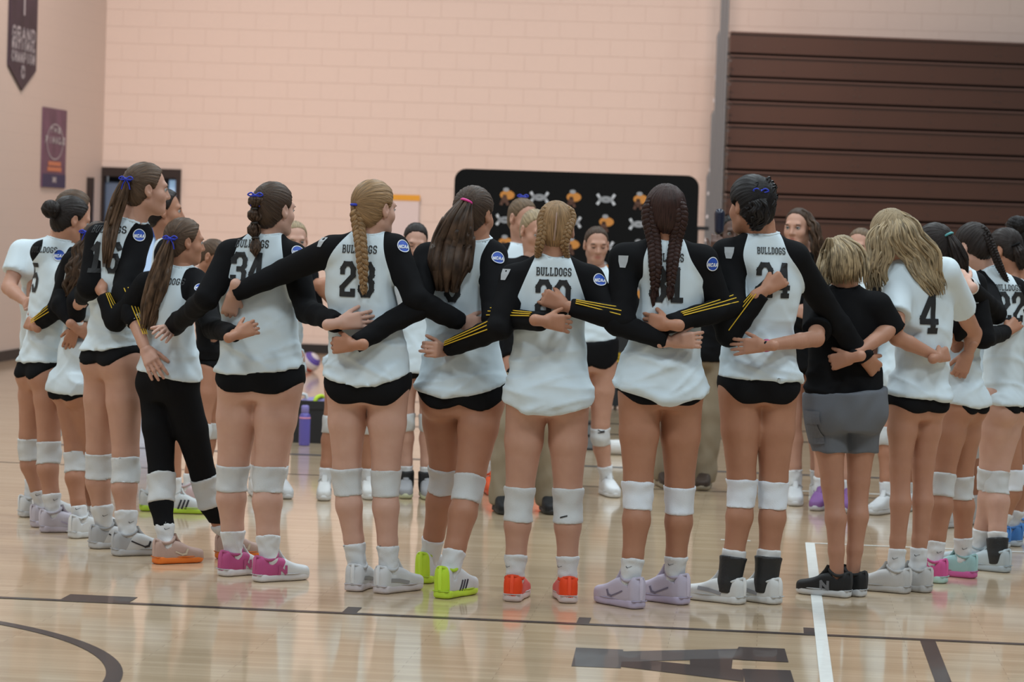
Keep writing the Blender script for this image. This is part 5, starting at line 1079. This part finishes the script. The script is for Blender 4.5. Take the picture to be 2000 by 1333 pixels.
# ---- far side of the circle, facing the camera
FC_ = dict(face=True)
S_('E', feet=((278, 998, 80), (318, 1002, 85)), top=(322, 369), yaw=88, look=(82, 0, 0), hair='dark', shoe='green_stripe', label='person with dark hair and headband in profile behind player 16', skin='tan', w=.95, arms=('down', 'down'), **FC_)
S_('G', feet=((352, 984, 110), (382, 974, 115)), top=(418, 466), yaw=105, look=(110, 25, 0), hair='mid', shoe='pink_teal2', label='person in all-black jersey between leggings player and player 34', skin='tan', top_kind='libero', arms=(((398, 620), (432, 640, .02), (440, 645, .03), .4), 'down'), hem=(704, 704, 704), jer=((560, 388, 440), (640, 384, 440), (700, 384, 440)), hip=(715, 386, 438), short=(720, 728, 724), **FC_)
S_('I2', w=.85, arms=('down', 'fwd'), feet=((496, 966, 165), (542, 968, 160)), top=(577, 431), yaw=160, look=(165, 12, 0), hair='ash', shoe='white_plain', label='pale person facing us, face half hidden behind player 34', skin='pale', **FC_)
S_('I', w=.76, feet=((634, 972, 178), (716, 970, 172)), top=(712, 446), yaw=172, look=(175, 15, 0), hair='brown', shoe='white_mz', label='sleeveless person facing us hidden behind player 23', top_kind='vest', skin='tan', arms=(((622, 556), (655, 600, .1), (670, 640, .12), .4), None), **FC_)
S_('K', feet=((792, 968, 178), (830, 970, 172)), top=(812, 434), yaw=176, look=(172, 22, -6), eyes='down', hair='dark', shoe='grey_shoe', label='dark-haired player facing us with lowered eyes, between 23 and pink hair tie', skin='pale', brace=2, **FC_)
S_('M', feet=((955, 962, 170), (1046, 962, 172)), top=(1022, 386), yaw=165, look=(140, 15, 0), hair='dkblond', shoe='orange', label='player with blue ribbon and orange shoes behind the person in khaki trousers', skin='fair', **FC_)
S_('N', feet=((974, 998, 170), (1066, 998, 172)), top=(1046, 408), yaw=170, look=(150, 22, 0), hair='ash', shoe='black_plain', label='person in black pullover and khaki trousers speaking in the circle', skin='fair', top_kind='coach', bottom='pants', arms=('down', 'down'), sh=((985, 520), (1100, 520)), hsc=1.02, **FC_)
S_('P', feet=((1120, 968, 178), (1180, 966, 165)), top=(1166, 441), yaw=178, look=(172, 12, 0), eyes='down', hair='brown', shoe='white_plain', label='player facing us between the blond French braids and player 31', skin='fair', knees=((1120, 850), (1172, 852)), hem=(668, 672, 666), hip=(700, 1102, 1204), short=(705, 722, 716), hi=1, **FC_)
S_('R', feet=((1290, 948, 170), (1378, 952, 190)), top=(1432, 418), yaw=175, look=(175, 5, 0), hair='black', shoe='brown_shoe', label='person in black top and khaki trousers filming with a phone behind player 24', skin='dark', top_kind='coach', bottom='pants', arms=(((1392, 590), (1398, 500, -.25), (1404, 428, -.27), .8), 'down'), sh=((1372, 520), (1470, 520)), H=1.78, **FC_)
S_('T', feet=((1552, 982, 185), (1592, 980, 175)), top=(1560, 405), yaw=195, look=(208, 3, 0), hair='brown', shoe='white_plain', label='dark wavy-haired person in black facing us beside player 24', skin='fair', top_kind='coach', arms=(((1535, 580), (1548, 606, -.1), (1572, 612, -.1), .5), None), pads=False, bottom='shorts', **FC_)
S_('V', feet=((1604, 992, 195), (1654, 996, 190)), top=(1682, 444), yaw=205, look=(205, 8, 0), hair='dkblond', shoe='purple_pink', label='player facing us with face half hidden by the blond bob', skin='fair', **FC_)
S_('V2', feet=((1738, 1002, 215), (1786, 996, 212)), top=(1762, 462), yaw=215, look=(215, 15, 0), hair='dark', shoe='white_plain', label='player whose white shoes show behind the number 4 shirt', skin='tan')
S_('V3', feet=((1870, 1030, 235), (1912, 1024, 235)), top=(1892, 468), yaw=235, look=(235, 15, 0), hair='dark', shoe='white_plain', label='player whose white shoes show behind the pink and teal shoes', skin='tan')
PP = {k: prep(v) for k, v in SPEC.items()}
for p in PP.values(): setup_arms(p)
for p in PP.values(): make(p)
def HP(k, q, clear=.02, d=None):
    """point on the hair side of person k at a photo pixel: in front of head or back"""
    p = PP[k]; y = inside_depth(q[0], q[1], [p]); Y = (y-clear) if y is not None else p.wld(p.hc).y+(d if d is not None else -.09)
    if len(q) > 2: Y += q[2]
    return p.loc(atY(q[0], q[1], Y))
def path(k, pts, clear=.02, d=None):
    return [HP(k, q, clear, d) for q in pts]
def pony(k, col, tie, pts, R, tiemat=M_RIB, bow=True, n=46, wave=0., wl=4, tr=.02, c=.02, puff=.011):
    p = PP[k]; T = HP(k, tie, .015); hr = hair_cap(p, col, c, puff, axis=nrm(T-p.hc)); P_ = [T]+path(k, pts, R[1]*.8); o = clumps(p, P_, R, col, n, int(tie[0]), wave, wl, parent=hr)
    hair_tie(p, T, P_[1]-T, tr, tiemat, bow, parent=hr, name='ribbon' if bow else 'hair_tie'); return hr
pony('D', 'mid', (247, 350), ((236, 385), (222, 430), (212, 480), (206, 530)), (.016, .034, .034, .030, .020))
pony('F', 'mid', (333, 466), ((320, 510), (306, 560), (294, 610), (284, 652)), (.016, .038, .048, .048, .030))
pony('L', 'brown', (911, 394), ((896, 430), (884, 480), (876, 535), (872, 578)), (.018, .055, .078, .082, .058), plain('pink_tie', (.75, .05, .30), .5), False, 80, tr=.024)
pony('C', 'brown', (169, 454), ((160, 490), (150, 530), (140, 565), (128, 594)), (.014, .036, .046, .042, .018), wave=.010, wl=4)
pony('X', 'dark', (1853, 459), ((1866, 485), (1878, 512), (1886, 540)), (.014, .030, .034, .022), plain('teal_tie', (.10, .35, .36), .5), False)
# 34: bubble ponytail
p = PP['H']; T = HP('H', (499, 382), .015); hr = hair_cap(p, 'brown', axis=nrm(T-p.hc)); nodes = [T]+path('H', ((497, 408), (497, 436), (499, 466), (499, 505)), .03)
for i in range(4):
    a, b = nodes[i], nodes[i+1]; R = (.034, .030, .028, .024)[i]; clumps(p, [a, a*.7+b*.3, a*.3+b*.7, b], [.010, R, R, .010 if i < 3 else .004], 'brown', 26, i+3, parent=hr, name='hair_bubble', tip=1.0 if i < 3 else .2)
    hair_tie(p, a, b-a, .013, M_RIB if i == 0 else plain('dark_elastic', (.02, .015, .012), .6), i == 0, hr, 'ribbon' if i == 0 else 'hair_tie')
# 23: blond braid
p = PP['J']; T = HP('J', (694, 400), .012); hr = hair_cap(p, 'blond', axis=nrm(T-p.hc)); braid(p, [T]+path('J', ((700, 440), (705, 480), (709, 530), (710, 556)), .03), .030, 'blond', 5, hr, tail=.05); hair_tie(p, T, np.array([0, 0, -1.]), .018, M_RIB, False, hr)
# 28: two French braids, 31: two dark braids
p = PP['O']; hr = hair_cap(p, 'blond', axis=np.array([0, -.3, 1.]))
braid(p, path('O', ((1074, 402), (1063, 420), (1060, 450), (1054, 480), (1050, 502)), .006), .024, 'blond', 5, hr, tail=.05); braid(p, path('O', ((1102, 402), (1114, 420), (1108, 450), (1102, 476), (1108, 502)), .006), .024, 'blond', 5, hr, tail=.05)
p = PP['Q']; hr = hair_cap(p, 'auburn', axis=np.array([0, -.3, 1.]))
braid(p, path('Q', ((1272, 385), (1268, 425), (1277, 470), (1280, 520), (1279, 566)), .016), .033, 'auburn', 7, hr, tail=.09); braid(p, path('Q', ((1324, 385), (1330, 425), (1320, 470), (1313, 520), (1310, 558)), .016), .031, 'auburn', 7, hr, tail=.07)
M_PART = plain('scalp_part', (.30, .19, .14), .7)
for k, pts in (('O', ((1088, 399), (1087, 420), (1085, 445), (1082, 470))),):
    v, q = tube_mesh(resample(path(k, pts, .018), 14), .0036, 6); mesh('hair_part', v, q, M_PART, PP[k].obj)
# 24: curly updo
p = PP['S']; hr = hair_cap(p, 'black', puff=.02); rs = np.random.RandomState(5)
for i in range(30):
    a, z = rs.uniform(-1.3, 1.3), rs.uniform(-.07, .10); r = math.sqrt(max(.02, 1-(z-.03)**2/.0121)); c = p.hc+p.HR@(np.array([.084*r*math.sin(a), -.012-.104*r*math.cos(a), z])*p.hs); q = [c+.016*np.array([math.cos(t)*rs.uniform(.7, 1), math.sin(t)*.5, math.sin(t+1)]) for t in np.linspace(0, 6, 9)]
    v, f = tube_mesh(q, .0075, 6); mesh('curl', v, f, hairmat('hair_black', HAIR['black']), hr, attrs={'strand': np.tile(rs.uniform(0, 9, 3), (len(v), 1))})
clumps(p, path('S', ((1478, 392), (1484, 415), (1480, 432), (1462, 446)), .02), [.03, .04, .035, .018], 'black', 30, 8, .006, 3, hr, name='hair_twist')
hair_tie(p, HP('S', (1486, 374), .03), np.array([1., 0, -.2]), .006, M_RIB, True, hr)
# coach with blond bob
def down_hair(k, col, strands, R, wave=0., n=26, puff=.006, c=.02, wl=4, cap_ax=(0, -.3, 1.)):
    p = PP[k]; hr = hair_cap(p, col, c, puff, axis=np.array(cap_ax))
    for i, pts in enumerate(strands): clumps(p, path(k, pts, R*.35), [R*.25, R*.9, R, R*.55], col, n, 10+i, wave, wl, hr, name='hair_lock', flat=.5)
    return hr
down_hair('U', 'ash', [((1632+dx*.35, 466), (1645+dx*.8, 496), (1645+dx, 530), (1645+dx, 560)) for dx in (-40, -30, -20, -10, 0, 10, 20, 30, 40)], .030, n=18)
down_hair('W', 'ash', [((1738, 412), (1715+a, 460), (1705+a, 520), (1700+a*1.3, 575)) for a in (-4, 8, 20)]+[((1745, 412), (1770+a, 455), (1800+a, 505), (1822+a*.6, 550), (1832+a*.3, 585)) for a in (-24, -12, 0, 12, 22)], .034, .010, 26, wl=2.5)
# bun, braids, plain heads of the rest
def bun(k, col, q, r, tight=True, c=.02):
    p = PP[k]; T = HP(k, q, .02); hr = hair_cap(p, col, c, axis=nrm(T-p.hc)); rs = np.random.RandomState(int(q[0]))
    for i in range(9):
        d = nrm(rs.normal(size=3)); u = nrm(np.cross(d, [.3, .2, 1])); v = np.cross(d, u); v_, f = tube_mesh([T+r*(.75*(math.cos(t)*u+math.sin(t)*v)+d*.25*math.sin(2*t)) for t in np.linspace(0, 6.28, 17)], r*.34, 7); mesh('bun_coil', v_, f, hairmat('hair_'+col, HAIR[col]), hr, attrs={'strand': np.stack([np.tile(np.arange(7)*.2, 17), np.full(len(v_), i*2.), np.zeros(len(v_))], 1)})
    return hr
bun('B', 'dark', (99, 409), .045); bun('Z2', 'black', (1985, 440), .05)
p = PP['Y']; hr = hair_cap(p, 'dark', axis=np.array([.2, -.5, .8])); braid(p, path('Y', ((1908, 440), (1928, 462), (1940, 490), (1952, 520), (1966, 548)), .008), .023, 'dark', 8, hr, tail=.05)
hair_cap(PP['A'], 'mid')
pony('Z', 'dark', (1984, 478), ((1994, 500), (1998, 530)), (.014, .03, .03, .02), M_BLACK, False)
for k in ('E', 'G', 'I2', 'I', 'K', 'M', 'N', 'P', 'R', 'V', 'V2', 'V3'):
    p = PP[k]; hair_cap(p, p.sp['hair'], .008 if k not in ('N', 'I2') else .0, .005 if k != 'E' else .016)
p = PP['M']; hair_tie(p, p.hc+p.HR@np.array([-.02, -.06, .12]), np.array([0, 0, 1.]), .015, M_RIB, True)
down_hair('T', 'brown', [((1566, 410), (1585, 440), (1592, 480), (1598, 520)), ((1572, 412), (1592, 445), (1600, 490), (1604, 525))], .03, .006, 22, c=.008)
# ---- lettering, numbers, patches, stripes
def num(k, txt, px, py, h=.156, w_=.071, t=.0225, gap=.012): jersey_text(PP[k], txt, px, py, h, w_, t, gap)
def team(k, px, py, txt='BULLDOGS', z=1.): z = .84 if k in ('S', 'B', 'F', 'Y') else z; jersey_text(PP[k], txt, px, py, .036*z, .0158*z, .0044*z, .0038*z, name='lettering', step=.012)
num('H', '34', 484, 527); num('J', '23', 697, 546); num('L', '0', 884, 556); num('O', '20', 1080, 582); num('Q', '31', 1304, 556); num('S', '24', 1512, 548)
num('D', '16', 206, 503, .15, .066, .0215); num('B', '15', 66, 542, .15, .066, .0215); num('Y', '22', 1975, 600, .15, .066, .0215)
jersey_text(PP['W'], '4', 1816, 612, .19, .10, .027, .01)
for k, x, y in (('H', 493, 476), ('J', 702, 487), ('O', 1082, 531), ('Q', 1302, 503), ('S', 1506, 490), ('D', 214, 448), ('F', 330, 550), ('Y', 1968, 562)): team(k, x, y)
team('B', 84, 488); jersey_text(PP['P'], 'RIAN', 1172, 567, .05, .03, .009, .008, face='front', name='lettering')
for k, x, y in (('H', 582, 492), ('J', 788, 481), ('L', 973, 504), ('O', 1172, 547), ('Q', 1392, 516), ('D', 272, 460), ('B', 116, 499), ('F', 392, 562)): patch(PP[k], x, y)
for k, x, y in (('O', 986, 536), ('Q', 1217, 511), ('S', 1424, 494), ('J', 628, 472)): shield(PP[k], x, y)
for k, i in (('L', 1), ('O', 0), ('Q', 0), ('Q', 1), ('S', 0), ('D', 1), ('F', 0), ('C', 0)): stripes(PP[k], i)
wristband(PP['D'], 1, .37, .55, add=.012); wristband(PP['C'], 1, .74, .9, add=.012); wristband(PP['Y'], 0, .84, 1.0, add=.012)
wristband(PP['U'], 0, .93, .99, plain('pink_strap', (.42, .05, .14), .5), 'watch_strap', .005); wristband(PP['W'], 0, .9, .97, M_BLACK, 'watch_strap', .005)
p = PP['U']; S0, E0, W0 = p.arms[0][:3]; v, q = sphere(E0+(W0-E0)*.96+A3(p.Ri @ Vector((0, -.026, .006))), .016); mesh('watch_face', v, q, plain('black_glass', (.01, .01, .012), .1), p.obj)
# phone held up by the person filming
p = PP['R']; c = p.P((1405, 432), -.30); f = Field(); f.cone(c+np.array([0, 0, -.06]), c+np.array([0, 0, .045]), .030, .034, .005); o = mesh('phone', *f.build(.006), plain('dark_phone', (.012, .014, .03), .12)); o.location = p.root; o.rotation_euler = (0, 0, p.yaw); tag(o, 'dark phone held up by the filming person behind player 24', 'phone')

# small marks on socks, pads and shorts
for k, pts in (('O', ((992, 1108), (1093, 1108))), ('Q', ((1228, 1109), (1256, 1109), (1310, 1104))), ('W', ((1748, 1092), (1791, 1086))), ('X', ((1834, 1080), (1884, 1073))), ('D', ((205, 1008), (256, 1021))), ('F', ((326, 1034),)), ('C', ((152, 995),)), ('B', ((74, 968), (108, 977))), ('J', ((671, 1068), (746, 1068)))):
    for q in pts: wear_mark(PP[k], q[0], q[1], swoosh_quads(.013))
wear_mark(PP['O'], 1101, 1010, stroke_quads([(-.014, -.004), (.014, .004)], .006, .01)); wear_mark(PP['P'], 1174, 844, stroke_quads([(-.018, .01), (.0, .002), (.02, .006)], .006, .01)+stroke_quads([(-.018, -.008), (.02, -.002)], .006, .01))
wear_mark(PP['I'], 646, 848, sum([stroke_quads([(-.012+.012*j, -.008), (-.012+.012*j, -.004+.008*j)], .007, .01) for j in range(3)], [])); wear_mark(PP['K'], 838, 834, swoosh_quads(.014))
jersey_text(PP['F'], 'UNDER', 352, 728, .028, .026, .006, .006, M_WINK, 'lettering', bvh=PP['F'].bbvh, par=PP['F'].bot)
p = PP['U']; c, n = hit(p, 1666, 562, p.jbvh)
if c is not None:
    N = Vector((0, -1, .25)).normalized(); U = Vector((1, 0, 0)); Vv = N.cross(U); decal('logo', ua_quads(.014)+disc_quads(.024, 18, .021, 1), p.jbvh, c, U, Vv, N, M_WINK, p.jersey, .004, .06)
for q, nm, dz in (((1585, 838), 'cargo_pocket', .075), ((1585, 816), 'pocket_flap', .03)):
    c, n = hit(p, q[0], q[1], p.bbvh)
    if c is not None:
        N = n.normalized(); U = Vector((0, 0, 1)).cross(N).normalized(); decal(nm, [[(-.05+.02*a, -dz+2*dz*b/5), (-.03+.02*a, -dz+2*dz*b/5), (-.03+.02*a, -dz+2*dz*(b+1)/5), (-.05+.02*a, -dz+2*dz*(b+1)/5)] for a in range(5) for b in range(5)], p.bbvh, c, U, N.cross(U), N, MATS['grey_cargo_cotton'], p.bot, .009 if nm == 'pocket_flap' else .006, .08)
